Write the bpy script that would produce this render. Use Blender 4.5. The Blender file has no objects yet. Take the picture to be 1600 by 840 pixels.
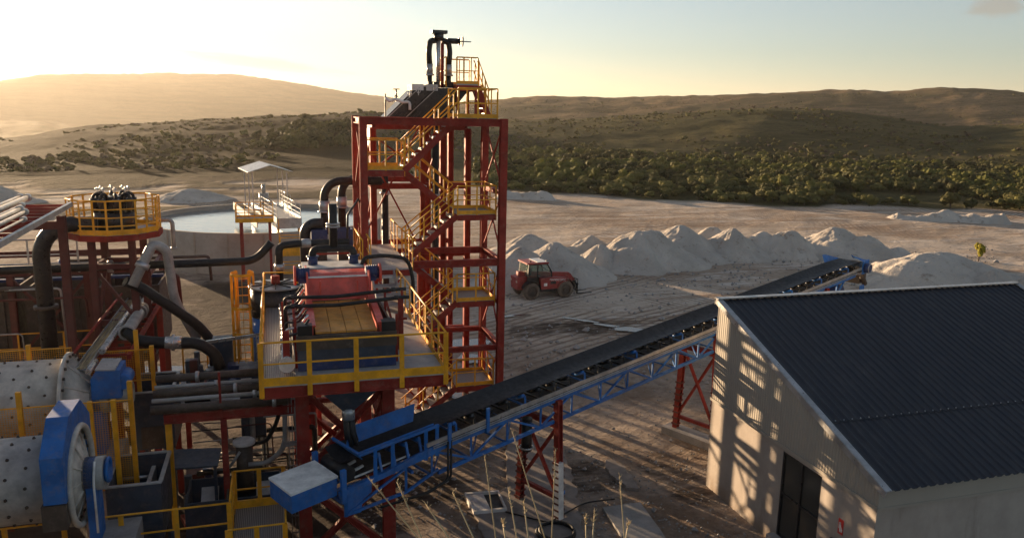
import bpy, math, random
from mathutils import Vector, Matrix, noise as mnoise
import numpy as np
R = math.radians
PI = math.pi
random.seed(7)
scn = bpy.context.scene
COL = scn.collection

# ------------------------------------------------------------------ camera, sky, sun, exposure
F_PX, YAW, PITCH, ROLL, CAM_H = 1231.25, R(16.8), R(11.245), R(1.184), 12.0
fwd = Vector((math.sin(YAW)*math.cos(PITCH), math.cos(YAW)*math.cos(PITCH), -math.sin(PITCH)))
rgt0 = Vector((math.cos(YAW), -math.sin(YAW), 0)); up0 = rgt0.cross(fwd)
rgt = rgt0*math.cos(ROLL) + up0*math.sin(ROLL); upv = up0*math.cos(ROLL) - rgt0*math.sin(ROLL)
cd = bpy.data.cameras.new('camera'); cam = bpy.data.objects.new('camera', cd); COL.objects.link(cam)
cd.sensor_width = 36.0; cd.lens = 36.0*F_PX/1600.0; cd.clip_start = 0.1; cd.clip_end = 30000
cam.matrix_world = Matrix(((rgt.x, upv.x, -fwd.x, 0), (rgt.y, upv.y, -fwd.y, 0), (rgt.z, upv.z, -fwd.z, CAM_H), (0, 0, 0, 1)))
scn.camera = cam

SUN_AZ, SUN_EL = R(-27.4), R(4.8)          # azimuth from +Y towards +X
HAZE_DENSITY, HAZE_G = 0.00009, 0.45
sd = bpy.data.lights.new('sun', 'SUN'); sd.energy = 5.0; sd.angle = R(0.6); sd.color = (1.0, 0.71, 0.43)
sun = bpy.data.objects.new('sun', sd); COL.objects.link(sun)
sdir = Vector((math.sin(SUN_AZ)*math.cos(SUN_EL), math.cos(SUN_AZ)*math.cos(SUN_EL), math.sin(SUN_EL)))
sun.rotation_euler = sdir.to_track_quat('Z', 'Y').to_euler()
sun.location = (-30, 60, 40)

scn.view_settings.view_transform = 'Standard'; scn.view_settings.look = 'None'
scn.view_settings.exposure = 1.7; scn.view_settings.gamma = 1.0; scn.view_settings.use_curve_mapping = False
scn.cycles.volume_bounces = 0
scn.cycles.max_bounces = 6; scn.cycles.diffuse_bounces = 3; scn.cycles.glossy_bounces = 3

W = bpy.data.worlds.new('World'); scn.world = W; W.use_nodes = True
wn, wl = W.node_tree.nodes, W.node_tree.links
wn.clear()
wout = wn.new('ShaderNodeOutputWorld'); bg = wn.new('ShaderNodeBackground'); bg.inputs['Strength'].default_value = 0.09
sky = wn.new('ShaderNodeTexSky'); sky.sky_type = 'NISHITA'; sky.sun_disc = False
sky.sun_elevation = SUN_EL; sky.sun_rotation = SUN_AZ
sky.altitude = 300; sky.air_density = 1.0; sky.dust_density = 0.12; sky.ozone_density = 3.5
def wmath(op, a, b=None, c=None):
    n = wn.new('ShaderNodeMath'); n.operation = op
    for i, v in enumerate((a, b, c)):
        if v is None: continue
        if isinstance(v, (int, float)): n.inputs[i].default_value = v
        else: wl.new(v, n.inputs[i])
    return n.outputs[0]
tc = wn.new('ShaderNodeTexCoord'); sep = wn.new('ShaderNodeSeparateXYZ'); wl.new(tc.outputs['Generated'], sep.inputs[0])
az = wmath('ARCTAN2', sep.outputs[0], sep.outputs[1]); el = wmath('ARCSINE', sep.outputs[2])
def cloud(azc, elc, azr, elr, sx, sy, lo, hi, seed, tilt=0.0):
    u = wmath('SUBTRACT', az, azc); v0 = wmath('SUBTRACT', el, elc)
    v = wmath('SUBTRACT', v0, wmath('MULTIPLY', u, tilt))
    g = wmath('EXPONENT', wmath('MULTIPLY', wmath('ADD', wmath('POWER', wmath('ABSOLUTE', wmath('DIVIDE', u, azr)), 2.0), wmath('POWER', wmath('ABSOLUTE', wmath('DIVIDE', v, elr)), 2.0)), -1.0))
    cb = wn.new('ShaderNodeCombineXYZ'); wl.new(wmath('MULTIPLY', u, sx), cb.inputs[0]); wl.new(wmath('MULTIPLY', v, sy), cb.inputs[1]); cb.inputs[2].default_value = seed
    nz = wn.new('ShaderNodeTexNoise'); nz.inputs['Scale'].default_value = 1.0; nz.inputs['Detail'].default_value = 6; nz.inputs['Roughness'].default_value = 0.6
    wl.new(cb.outputs[0], nz.inputs['Vector'])
    mr = wn.new('ShaderNodeMapRange'); mr.interpolation_type = 'SMOOTHSTEP'
    mr.inputs[1].default_value = lo; mr.inputs[2].default_value = hi
    wl.new(wmath('ADD', nz.outputs[0], wmath('SUBTRACT', g, 1.0)), mr.inputs[0])
    return mr.outputs[0]
def az_px(px): return YAW + math.atan((px-800)/F_PX)
c1 = cloud(az_px(1515), R(6.75), R(1.9), R(0.8), 40, 80, -0.10, 0.35, 3.0)
c2 = cloud(az_px(410), R(2.9), R(7.5), R(0.55), 24, 260, -0.05, 0.4, 9.0, tilt=-0.09)
c3 = cloud(az_px(60), R(3.2), R(8), R(0.5), 20, 240, 0.25, 0.75, 21.0)
mx = wn.new('ShaderNodeMix'); mx.data_type = 'RGBA'; mx.blend_type = 'MULTIPLY'
mx.inputs[7].default_value = (0.98, 0.80, 0.72, 1)
wl.new(wmath('MULTIPLY', wmath('MAXIMUM', c1, wmath('MAXIMUM', c2, c3)), 1.0), mx.inputs[0])
hsv = wn.new('ShaderNodeHueSaturation'); hsv.inputs['Saturation'].default_value = 0.62; wl.new(sky.outputs[0], hsv.inputs['Color'])
tint = wn.new('ShaderNodeMix'); tint.data_type = 'RGBA'; tint.blend_type = 'MULTIPLY'; tint.inputs[0].default_value = 1.0; tint.inputs[7].default_value = (1.0, 0.935, 0.84, 1)
wl.new(hsv.outputs[0], tint.inputs[6]); wl.new(tint.outputs[2], mx.inputs[6]); wl.new(mx.outputs[2], bg.inputs[0]); wl.new(bg.outputs[0], wout.inputs[0])

# ------------------------------------------------------------------ helpers
def ray(px, py): return fwd + rgt*((px-800)/F_PX) - upv*((py-420)/F_PX)
def on_z(px, py, z=0.0):
    d = ray(px, py); return Vector((0, 0, CAM_H)) + d*((z-CAM_H)/d.z)
def tag(o, label=None, cat=None, group=None, kind=None):
    if label: o['label'] = label
    if cat: o['category'] = cat
    if group: o['group'] = group
    if kind: o['kind'] = kind
    return o
def thing(name, label, cat, loc=(0, 0, 0), rz=0.0, group=None):
    o = bpy.data.objects.new(name, None); COL.objects.link(o); o.location = loc; o.rotation_euler = (0, 0, rz)
    o.empty_display_size = 0.3
    return tag(o, label, cat, group)
def dup(root, loc, rz, label=None, scale=None):
    r = root.copy(); COL.objects.link(r); r.location = loc; r.rotation_euler = (0, 0, rz)
    if label: r['label'] = label
    if scale: r.scale = scale
    for ch in list(root.children):
        c = ch.copy(); COL.objects.link(c); c.parent = r
        for g in ch.children:
            d = g.copy(); COL.objects.link(d); d.parent = c
    return r
V = Vector
class MB:
    def __init__(s): s.v = []; s.f = []; s.m = []; s.s = []; s.mi = 0; s.sm = False
    def face(s, idx): s.f.append(idx); s.m.append(s.mi); s.s.append(s.sm)
    def poly(s, pts):
        b = len(s.v); s.v += [tuple(p) for p in pts]; s.face(tuple(range(b, b+len(pts)))); return s
    def hexa(s, p):
        b = len(s.v); s.v += [tuple(q) for q in p]
        for q in ((3, 2, 1, 0), (4, 5, 6, 7), (0, 1, 5, 4), (1, 2, 6, 5), (2, 3, 7, 6), (3, 0, 4, 7)): s.face(tuple(b+i for i in q))
        return s
    def box(s, x0, x1, y0, y1, z0, z1):
        return s.hexa([(x0, y0, z0), (x1, y0, z0), (x1, y1, z0), (x0, y1, z0), (x0, y0, z1), (x1, y0, z1), (x1, y1, z1), (x0, y1, z1)])
    def beam(s, a, b, w, h=None, up=(0, 0, 1)):
        a, b = V(a), V(b); h = h or w; d = (b-a).normalized(); u = V(up)
        if abs(d.dot(u)) > 0.98: u = V((0, 1, 0))
        sd_ = d.cross(u).normalized(); u = sd_.cross(d).normalized()
        q = []
        for p in (a, b):
            q += [p-sd_*w/2-u*h/2, p+sd_*w/2-u*h/2, p+sd_*w/2+u*h/2, p-sd_*w/2+u*h/2]
        return s.hexa(q)
    def hbeam(s, a, b, w, h=None, up=(0, 0, 1), t=0.03):
        # rolled H section: two flanges and a web; flanges face along 'up'
        a, b = V(a), V(b); h = h or w; d = (b-a).normalized(); u = V(up)
        if abs(d.dot(u)) > 0.98: u = V((0, 1, 0))
        sd_ = d.cross(u).normalized(); u = sd_.cross(d).normalized()
        for k in (-1, 1): s.beam(a+u*k*(h/2-t/2), b+u*k*(h/2-t/2), w, t, u)
        return s.beam(a, b, t, h-2*t, u)
    def tube(s, pts, r, n=10, cap=True):
        pts = [V(p) for p in pts]; rs = r if isinstance(r, (list, tuple)) else [r]*len(pts)
        b0 = len(s.v); prev = None; sm0 = s.sm; s.sm = True
        for i, p in enumerate(pts):
            d = (pts[min(i+1, len(pts)-1)] - pts[max(i-1, 0)]).normalized()
            if prev is None:
                u = V((0, 0, 1)) if abs(d.z) < 0.9 else V((1, 0, 0))
                u = (u - d*u.dot(d)).normalized()
            else:
                u = (prev - d*prev.dot(d)).normalized()
            prev = u; w = d.cross(u)
            for k in range(n):
                a = 2*PI*k/n; s.v.append(tuple(p + (u*math.cos(a)+w*math.sin(a))*rs[i]))
        for i in range(len(pts)-1):
            for k in range(n):
                s.face((b0+i*n+k, b0+i*n+(k+1) % n, b0+(i+1)*n+(k+1) % n, b0+(i+1)*n+k))
        s.sm = False
        if cap:
            s.face(tuple(b0+k for k in reversed(range(n)))); e = b0+(len(pts)-1)*n; s.face(tuple(e+k for k in range(n)))
        s.sm = sm0
        return s
    def cyl(s, a, b, r, n=16, r2=None): return s.tube([a, b], [r, r2 if r2 is not None else r], n)
    def prism(s, pts, off):
        off = V(off); a = [V(p) for p in pts]; b = [p+off for p in a]; n = len(a)
        s.poly(list(reversed(a))); s.poly(b)
        for i in range(n): s.poly([a[i], a[(i+1) % n], b[(i+1) % n], b[i]])
        return s
    def torus(s, c, axis, R_, r, n=18, m=6):
        c, ax = V(c), V(axis).normalized(); u = V((0, 0, 1)) if abs(ax.z) < 0.9 else V((1, 0, 0)); u = (u-ax*u.dot(ax)).normalized(); w = ax.cross(u)
        b0 = len(s.v); sm0 = s.sm; s.sm = True
        for i in range(n):
            a = 2*PI*i/n; e = u*math.cos(a)+w*math.sin(a)
            for k in range(m):
                t = 2*PI*k/m; s.v.append(tuple(c+e*(R_+r*math.cos(t))+ax*r*math.sin(t)))
        for i in range(n):
            for k in range(m):
                s.face((b0+i*m+k, b0+((i+1) % n)*m+k, b0+((i+1) % n)*m+(k+1) % m, b0+i*m+(k+1) % m))
        s.sm = sm0; return s
    def build(s, name, mats, parent=None, local=False):
        me = bpy.data.meshes.new(name)
        off = V((0, 0, 0))
        if parent is not None and not local:
            p = parent
            while p is not None: off += p.location; p = p.parent
        vs = [(x-off.x, y-off.y, z-off.z) for x, y, z in s.v] if off.length else s.v
        me.from_pydata(vs, [], s.f)
        if not isinstance(mats, (list, tuple)): mats = [mats]
        for m in mats: me.materials.append(m)
        me.polygons.foreach_set('material_index', s.m); me.polygons.foreach_set('use_smooth', s.s)
        me.update()
        o = bpy.data.objects.new(name, me); COL.objects.link(o)
        if parent is not None: o.parent = parent
        return o
def arc(c, a, b, R_, n=8, t0=0, t1=PI/2):
    """points c + R(cos t * a + sin t * b)"""
    c, a, b = V(c), V(a), V(b)
    return [c + (a*math.cos(t0+(t1-t0)*i/n) + b*math.sin(t0+(t1-t0)*i/n))*R_ for i in range(n+1)]
def bend(pts, r=0.3, n=5):
    """round the corners of a poly-line"""
    pts = [V(p) for p in pts]; out = [pts[0]]
    for i in range(1, len(pts)-1):
        p, a, b = pts[i], pts[i-1], pts[i+1]
        da, db = (a-p), (b-p); rr = min(r, da.length*0.45, db.length*0.45)
        A, B = p+da.normalized()*rr, p+db.normalized()*rr
        for k in range(n+1):
            t = k/n; out.append(A*(1-t)**2 + p*2*t*(1-t) + B*t*t)
    out.append(pts[-1]); return out

# ------------------------------------------------------------------ materials
def lin(h): return tuple((c/12.92 if c <= 0.04045 else ((c+0.055)/1.055)**2.4) for c in h)
def nodes(name):
    m = bpy.data.materials.new(name); m.use_nodes = True; nt = m.node_tree; b = nt.nodes['Principled BSDF']; return m, nt, b
def mixc(nt, fac, a, b, blend='MIX'):
    n = nt.nodes.new('ShaderNodeMix'); n.data_type = 'RGBA'; n.blend_type = blend
    for i, v in ((0, fac), (6, a), (7, b)):
        if isinstance(v, (int, float)): n.inputs[i].default_value = v
        elif isinstance(v, tuple): n.inputs[i].default_value = (*v[:3], 1)
        else: nt.links.new(v, n.inputs[i])
    return n.outputs[2]
def nz(nt, scale, detail=4, rough=0.6, vec=None, sc=None, dist=0.0):
    n = nt.nodes.new('ShaderNodeTexNoise'); n.inputs['Scale'].default_value = scale; n.inputs['Detail'].default_value = detail
    n.inputs['Roughness'].default_value = rough; n.inputs['Distortion'].default_value = dist
    if vec is not None:
        if sc:
            mp = nt.nodes.new('ShaderNodeMapping'); mp.inputs['Scale'].default_value = sc; nt.links.new(vec, mp.inputs[0]); vec = mp.outputs[0]
        nt.links.new(vec, n.inputs['Vector'])
    return n.outputs[0]
def mr(nt, v, a, b, c=0.0, d=1.0):
    n = nt.nodes.new('ShaderNodeMapRange'); n.interpolation_type = 'SMOOTHSTEP'
    nt.links.new(v, n.inputs[0])
    for i, x in zip((1, 2, 3, 4), (a, b, c, d)): n.inputs[i].default_value = x
    return n.outputs[0]
def mth(nt, op, a, b=0.0):
    n = nt.nodes.new('ShaderNodeMath'); n.operation = op
    for i, v in enumerate((a, b)):
        if isinstance(v, (int, float)): n.inputs[i].default_value = v
        else: nt.links.new(v, n.inputs[i])
    return n.outputs[0]
def pos(nt): return nt.nodes.new('ShaderNodeNewGeometry').outputs['Position']
def bump(nt, b, h, strength, dist=0.02):
    n = nt.nodes.new('ShaderNodeBump'); n.inputs['Strength'].default_value = strength; n.inputs['Distance'].default_value = dist
    nt.links.new(h, n.inputs['Height']); nt.links.new(n.outputs[0], b.inputs['Normal'])
def mat(name, col, rough=0.55, metal=0.0, var=0.22, scale=2.5, dirt=(0.25, 0.2, 0.16), damt=0.35, bmp=0.15, spec=0.4):
    m, nt, b = nodes(name); P = pos(nt)
    lo = tuple(c*(1-var) for c in col); hi = tuple(min(1, c*(1+var)) for c in col)
    c = mixc(nt, mr(nt, nz(nt, scale, 5, 0.65, P), 0.3, 0.7), lo, hi)
    dm = mr(nt, nz(nt, scale*1.7, 8, 0.72, P), 0.48, 0.75, 0.0, damt)
    c = mixc(nt, dm, c, dirt)
    nt.links.new(c, b.inputs['Base Color'])
    b.inputs['Metallic'].default_value = metal; b.inputs['Specular IOR Level'].default_value = spec
    nt.links.new(mr(nt, nz(nt, scale*3, 4, 0.6, P), 0.2, 0.8, max(0.05, rough-0.15), min(1, rough+0.18)), b.inputs['Roughness'])
    if bmp: bump(nt, b, nz(nt, 14, 5, 0.7, P), bmp, 0.01)
    return m
M = {}
M['red'] = mat('red_steel_paint', (0.27, 0.036, 0.026), 0.6, damt=0.34, spec=0.12)
M['red_bright'] = mat('bright_red_machine_paint', (0.66, 0.085, 0.055), 0.38, damt=0.25)
M['tele_red'] = mat('dusty_red_vehicle_paint', (0.30, 0.034, 0.030), 0.5, damt=0.6, dirt=(0.3, 0.2, 0.15))
M['red_dark'] = mat('grimy_dark_red_paint', (0.12, 0.030, 0.022), 0.6, damt=0.5, dirt=(0.07, 0.05, 0.04))
M['yellow'] = mat('yellow_rail_paint', (0.80, 0.36, 0.014), 0.45, damt=0.3)
M['blue'] = mat('blue_steel_paint', (0.018, 0.13, 0.40), 0.5, damt=0.42)
M['navy'] = mat('dark_blue_motor_paint', (0.025, 0.045, 0.13), 0.4)
M['slate'] = mat('slate_blue_tank_paint', (0.045, 0.06, 0.085), 0.5, damt=0.3)
M['rubber'] = mat('black_rubber', (0.014, 0.013, 0.013), 0.55, damt=0.25, dirt=(0.12, 0.10, 0.085))
M['belt'] = mat('belt_rubber', (0.022, 0.021, 0.022), 0.6, damt=0.15, dirt=(0.16, 0.14, 0.12), bmp=0.05)
M['black'] = mat('black_paint', (0.02, 0.02, 0.021), 0.35, damt=0.2)
M['galv'] = mat('galvanised_steel', (0.42, 0.42, 0.42), 0.38, 0.6, damt=0.2)
M['steel'] = mat('bright_pipe_steel', (0.55, 0.54, 0.52), 0.3, 0.75, damt=0.25)
M['pipe_grey'] = mat('grey_pipe_paint', (0.36, 0.35, 0.33), 0.38, 0.1)
M['cream'] = mat('cream_mill_paint', (0.56, 0.51, 0.44), 0.45, damt=0.3)
M['concrete'] = mat('concrete', (0.30, 0.285, 0.27), 0.85, var=0.2, scale=1.1, dirt=(0.14, 0.12, 0.10), damt=0.5, bmp=0.35)
M['conc_lt'] = mat('pale_concrete_top', (0.62, 0.59, 0.55), 0.8, damt=0.3)
M['brown'] = mat('weathered_brown_steel', (0.075, 0.055, 0.042), 0.6, damt=0.4)
M['mesh_panel'] = mat('orange_polyurethane_panel', (0.62, 0.27, 0.05), 0.5, damt=0.2)
M['dusty'] = mat('dusty_tyre_rubber', (0.15, 0.115, 0.085), 0.85, damt=0.6, dirt=(0.26, 0.2, 0.15))
M['mud'] = mat('dried_pale_mud', (0.235, 0.20, 0.175), 0.9, damt=0.5)
M['tank_conc'] = mat('tan_tank_concrete', (0.36, 0.295, 0.235), 0.85, var=0.15, scale=0.5, dirt=(0.2, 0.15, 0.11), damt=0.5, bmp=0.3)
M['white'] = mat('white_paint', (0.76, 0.74, 0.70), 0.5, damt=0.2)
M['sign_red'] = mat('sign_red', (0.62, 0.04, 0.03), 0.4, damt=0.05)
M['lamp_glass'] = mat('lamp_lens', (0.65, 0.55, 0.45), 0.15, damt=0.1)
def grating():
    m, nt, b = nodes('steel_grating'); P = pos(nt)
    w = nt.nodes.new('ShaderNodeTexWave'); w.inputs['Scale'].default_value = 7.0; w.bands_direction = 'X'; nt.links.new(P, w.inputs[0])
    c = mixc(nt, mr(nt, w.outputs[1], 0.35, 0.65), (0.16, 0.155, 0.155), (0.40, 0.385, 0.37))
    c = mixc(nt, mr(nt, nz(nt, 2.2, 6, 0.7, P), 0.45, 0.7, 0, 0.55), c, (0.33, 0.29, 0.25))
    nt.links.new(c, b.inputs['Base Color']); b.inputs['Metallic'].default_value = 0.3; b.inputs['Roughness'].default_value = 0.5
    bump(nt, b, w.outputs[1], 0.5, 0.02); return m
M['grating'] = grating()
def deck_dusty():
    m, nt, b = nodes('dusty_deck_plate'); P = pos(nt)
    c = mixc(nt, mr(nt, nz(nt, 1.3, 7, 0.7, P), 0.35, 0.68), (0.30, 0.30, 0.31), (0.46, 0.44, 0.42))
    c = mixc(nt, mr(nt, nz(nt, 5, 7, 0.75, P), 0.55, 0.75, 0, 0.6), c, (0.16, 0.14, 0.12))
    nt.links.new(c, b.inputs['Base Color']); b.inputs['Roughness'].default_value = 0.6; b.inputs['Metallic'].default_value = 0.15
    bump(nt, b, nz(nt, 22, 5, 0.7, P), 0.4, 0.01); return m
M['deck'] = deck_dusty()
def glass():
    m, nt, b = nodes('cab_glass'); b.inputs['Base Color'].default_value = (0.62, 0.70, 0.62, 1); b.inputs['Roughness'].default_value = 0.03
    b.inputs['Transmission Weight'].default_value = 0.92; b.inputs['IOR'].default_value = 1.2; return m
M['glass'] = glass()
def door_glass():
    m, nt, b = nodes('dark_door_glass'); P = pos(nt)
    nt.links.new(mixc(nt, nz(nt, 2, 3, 0.5, P), (0.035, 0.036, 0.034), (0.06, 0.058, 0.052)), b.inputs['Base Color'])
    b.inputs['Roughness'].default_value = 0.12; b.inputs['Specular IOR Level'].default_value = 0.6; return m
M['door_glass'] = door_glass()
def water(name, col, rough, sc, st):
    m, nt, b = nodes(name); P = pos(nt)
    b.inputs['Base Color'].default_value = (*col, 1); b.inputs['Roughness'].default_value = rough; b.inputs['IOR'].default_value = 1.33
    b.inputs['Specular IOR Level'].default_value = 0.8
    bump(nt, b, nz(nt, sc, 3, 0.55, P, (0.5, 1.6, 1)), st, 0.05); return m
M['water'] = water('thickener_water', (0.16, 0.20, 0.215), 0.06, 1.6, 0.35)
M['puddle'] = water('puddle_water', (0.10, 0.085, 0.07), 0.03, 3, 0.05)
def roof_mat():
    m, nt, b = nodes('dark_roof_sheet'); P = pos(nt)
    c = mixc(nt, nz(nt, 0.8, 6, 0.65, P, (1, 0.25, 1)), (0.008, 0.011, 0.018), (0.021, 0.025, 0.036))
    c = mixc(nt, mr(nt, nz(nt, 3.5, 7, 0.72, P, (1, 0.12, 1)), 0.48, 0.7, 0, 0.4), c, (0.062, 0.060, 0.060))
    nt.links.new(c, b.inputs['Base Color']); b.inputs['Roughness'].default_value = 0.52; b.inputs['Metallic'].default_value = 0.1
    return m
M['roof'] = roof_mat()
def clad():
    m, nt, b = nodes('beige_corrugated_cladding'); P = pos(nt)
    c = mixc(nt, nz(nt, 1.1, 6, 0.65, P, (1, 1, 0.35)), (0.30, 0.27, 0.225), (0.39, 0.35, 0.295))
    nt.links.new(c, b.inputs['Base Color']); b.inputs['Roughness'].default_value = 0.5
    return m
M['clad'] = clad()
def conc_wall():
    m, nt, b = nodes('weathered_concrete_wall'); P = pos(nt)
    c = mixc(nt, mr(nt, nz(nt, 0.7, 7, 0.65, P), 0.3, 0.7), (0.32, 0.275, 0.235), (0.42, 0.365, 0.315))
    c = mixc(nt, mr(nt, nz(nt, 1.6, 6, 0.7, P, (1, 1, 0.22)), 0.52, 0.72, 0, 0.5), c, (0.20, 0.16, 0.13))
    sp = nt.nodes.new('ShaderNodeSeparateXYZ'); nt.links.new(P, sp.inputs[0])
    low = mth(nt, 'MULTIPLY', mr(nt, sp.outputs[2], 0.0, 0.7, 0.75, 0.0), mr(nt, nz(nt, 2.2, 5, 0.7, P), 0.3, 0.6))
    c = mixc(nt, low, c, (0.22, 0.16, 0.11))
    nt.links.new(c, b.inputs['Base Color']); b.inputs['Roughness'].default_value = 0.88
    bump(nt, b, nz(nt, 9, 7, 0.7, P), 0.3, 0.02); return m
M['conc_wall'] = conc_wall()
def sand_mat():
    m, nt, b = nodes('pale_sand'); P = pos(nt)
    c = mixc(nt, mr(nt, nz(nt, 0.35, 6, 0.6, P), 0.3, 0.7), (0.46, 0.41, 0.355), (0.60, 0.54, 0.47))
    c = mixc(nt, mr(nt, nz(nt, 0.9, 8, 0.75, P), 0.55, 0.66, 0, 0.65), c, (0.25, 0.185, 0.14))
    c = mixc(nt, mr(nt, nz(nt, 3.5, 6, 0.7, P), 0.62, 0.70, 0, 0.7), c, (0.14, 0.10, 0.075))
    nt.links.new(c, b.inputs['Base Color']); b.inputs['Roughness'].default_value = 0.95; b.inputs['Specular IOR Level'].default_value = 0.1
    h = mth(nt, 'ADD', nz(nt, 1.6, 7, 0.7, P), mth(nt, 'MULTIPLY', nz(nt, 8, 4, 0.7, P), 0.25))
    bump(nt, b, h, 0.8, 0.35); return m
M['sand'] = sand_mat()
def leaf_mat(name, a, bcol):
    m, nt, b = nodes(name); P = pos(nt)
    oi = nt.nodes.new('ShaderNodeObjectInfo')
    f = mth(nt, 'ADD', mth(nt, 'MULTIPLY', oi.outputs['Random'], 0.6), mth(nt, 'MULTIPLY', nz(nt, 0.8, 5, 0.7, P), 0.6))
    c = mixc(nt, mr(nt, f, 0.2, 0.9), a, bcol)
    nt.links.new(c, b.inputs['Base Color']); b.inputs['Roughness'].default_value = 0.75; b.inputs['Specular IOR Level'].default_value = 0.2
    tr = nt.nodes.new('ShaderNodeBsdfTranslucent'); nt.links.new(c, tr.inputs[0])
    ms = nt.nodes.new('ShaderNodeMixShader'); ms.inputs[0].default_value = 0.22
    out = nt.nodes['Material Output']; nt.links.new(b.outputs[0], ms.inputs[1]); nt.links.new(tr.outputs[0], ms.inputs[2]); nt.links.new(ms.outputs[0], out.inputs[0])
    return m
M['leaf'] = leaf_mat('olive_foliage', (0.075, 0.075, 0.022), (0.19, 0.175, 0.055))
M['leaf_y'] = leaf_mat('yellow_green_foliage', (0.10, 0.105, 0.022), (0.20, 0.19, 0.05))
M['leaf_d'] = leaf_mat('dark_foliage', (0.036, 0.040, 0.014), (0.105, 0.098, 0.033))
M['leaf_bright'] = leaf_mat('bright_yellow_bush', (0.30, 0.26, 0.03), (0.42, 0.35, 0.05))
M['bark'] = mat('bark', (0.09, 0.065, 0.045), 0.9)
M['straw'] = mat('dry_straw', (0.42, 0.33, 0.19), 0.8, damt=0.15)

def ground_mat():
    m, nt, b = nodes('yard_ground'); P = pos(nt)
    at = nt.nodes.new('ShaderNodeAttribute'); at.attribute_name = 'veg'; veg = at.outputs['Fac']
    at2 = nt.nodes.new('ShaderNodeAttribute'); at2.attribute_name = 'damp_dark'; damp_dark = at2.outputs['Fac']
    at3 = nt.nodes.new('ShaderNodeAttribute'); at3.attribute_name = 'far'; far = at3.outputs['Fac']
    # pit: sand and trodden earth
    near = mixc(nt, mr(nt, nz(nt, 0.28, 9, 0.7, P), 0.38, 0.62), (0.23, 0.172, 0.128), (0.42, 0.345, 0.28))
    near = mixc(nt, mr(nt, nz(nt, 0.9, 8, 0.74, P, (1, 0.6, 1)), 0.5, 0.66, 0, 0.7), near, (0.30, 0.25, 0.21))
    yard = mixc(nt, mr(nt, nz(nt, 0.07, 9, 0.7, P, (0.6, 1.7, 1)), 0.38, 0.62), (0.42, 0.325, 0.245), (0.62, 0.52, 0.42))
    yard = mixc(nt, mr(nt, nz(nt, 0.13, 9, 0.76, P, (0.22, 1.9, 1)), 0.52, 0.60, 0, 0.75), yard, (0.30, 0.20, 0.135))
    yard = mixc(nt, mr(nt, nz(nt, 0.35, 8, 0.76, P, (0.3, 1.4, 1)), 0.53, 0.59, 0, 0.8), yard, (0.68, 0.60, 0.52))
    c = mixc(nt, far, near, yard)
    c = mixc(nt, mr(nt, nz(nt, 2.4, 8, 0.75, P), 0.5, 0.66, 0, 0.5), c, (0.10, 0.07, 0.052))
    # tyre tracks: bundles of thin curved bands
    trk = None
    for sc_, ds, rot, sd_, dsc in ((0.55, 7.0, 0.15, 0.0, 0.10), (0.6, 9.0, 1.1, 13.0, 0.08), (0.5, 8.0, -0.5, 31.0, 0.09)):
        mp = nt.nodes.new('ShaderNodeMapping'); mp.inputs['Rotation'].default_value = (0, 0, rot); mp.inputs['Location'].default_value = (sd_, sd_*0.7, 0); nt.links.new(P, mp.inputs[0])
        w2 = nt.nodes.new('ShaderNodeTexWave'); w2.inputs['Scale'].default_value = sc_; w2.inputs['Distortion'].default_value = ds; w2.inputs['Detail'].default_value = 2; w2.inputs['Detail Scale'].default_value = dsc; w2.bands_direction = 'Y'
        nt.links.new(mp.outputs[0], w2.inputs[0])
        k_ = mth(nt, 'MULTIPLY', mr(nt, w2.outputs[1], 0.6, 0.9), mr(nt, nz(nt, 0.045, 4, 0.6, mp.outputs[0], (0.5, 1.5, 1)), 0.5, 0.6))
        trk = k_ if trk is None else mth(nt, 'MAXIMUM', trk, k_)
    trk = mth(nt, 'MULTIPLY', trk, mth(nt, 'ADD', mth(nt, 'MULTIPLY', far, 0.75), 0.25))
    c = mixc(nt, mth(nt, 'MULTIPLY', trk, 0.75), c, (0.17, 0.11, 0.075))
    dark_mix = mr(nt, mth(nt, 'ADD', damp_dark, mth(nt, 'MULTIPLY', mth(nt, 'SUBTRACT', nz(nt, 0.8, 9, 0.78, P, (0.5, 1.4, 1)), 0.5), 1.6)), 0.25, 0.75, 0.0, 0.92)
    dark_mix = mth(nt, 'MULTIPLY', dark_mix, mr(nt, damp_dark, 0.02, 0.3))
    c = mixc(nt, dark_mix, c, (0.046, 0.032, 0.024))  # deep brown for wet patches and the darkened plant floor
    # heath
    at4 = nt.nodes.new('ShaderNodeAttribute'); at4.attribute_name = 'hill'; hill = at4.outputs['Fac']
    at5 = nt.nodes.new('ShaderNodeAttribute'); at5.attribute_name = 'dry'; dry = at5.outputs['Fac']
    g1 = mixc(nt, mr(nt, nz(nt, 0.016, 9, 0.7, P, (0.7, 1.6, 4)), 0.4, 0.6), (0.048, 0.048, 0.016), (0.105, 0.088, 0.036))
    g1 = mixc(nt, mr(nt, nz(nt, 0.05, 9, 0.75, P, (0.35, 1.6, 4)), 0.55, 0.66, 0, 0.6), g1, (0.11, 0.080, 0.038))
    b1 = mixc(nt, mr(nt, nz(nt, 0.008, 9, 0.68, P, (0.6, 1.6, 4)), 0.42, 0.58), (0.055, 0.047, 0.021), (0.20, 0.132, 0.072))
    b1 = mixc(nt, mr(nt, nz(nt, 0.02, 9, 0.74, P, (0.3, 1.8, 4)), 0.53, 0.64, 0, 0.8), b1, (0.050, 0.044, 0.020))
    h1 = mixc(nt, hill, g1, b1)
    h1 = mixc(nt, mr(nt, nz(nt, 0.10, 9, 0.8, P, (0.5, 1.3, 3)), 0.50, 0.62, 0, 0.7), h1, (0.026, 0.028, 0.011))
    h1 = mixc(nt, mr(nt, nz(nt, 0.35, 6, 0.8, P), 0.5, 0.62, 0, 0.55), h1, (0.022, 0.023, 0.010))
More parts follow.
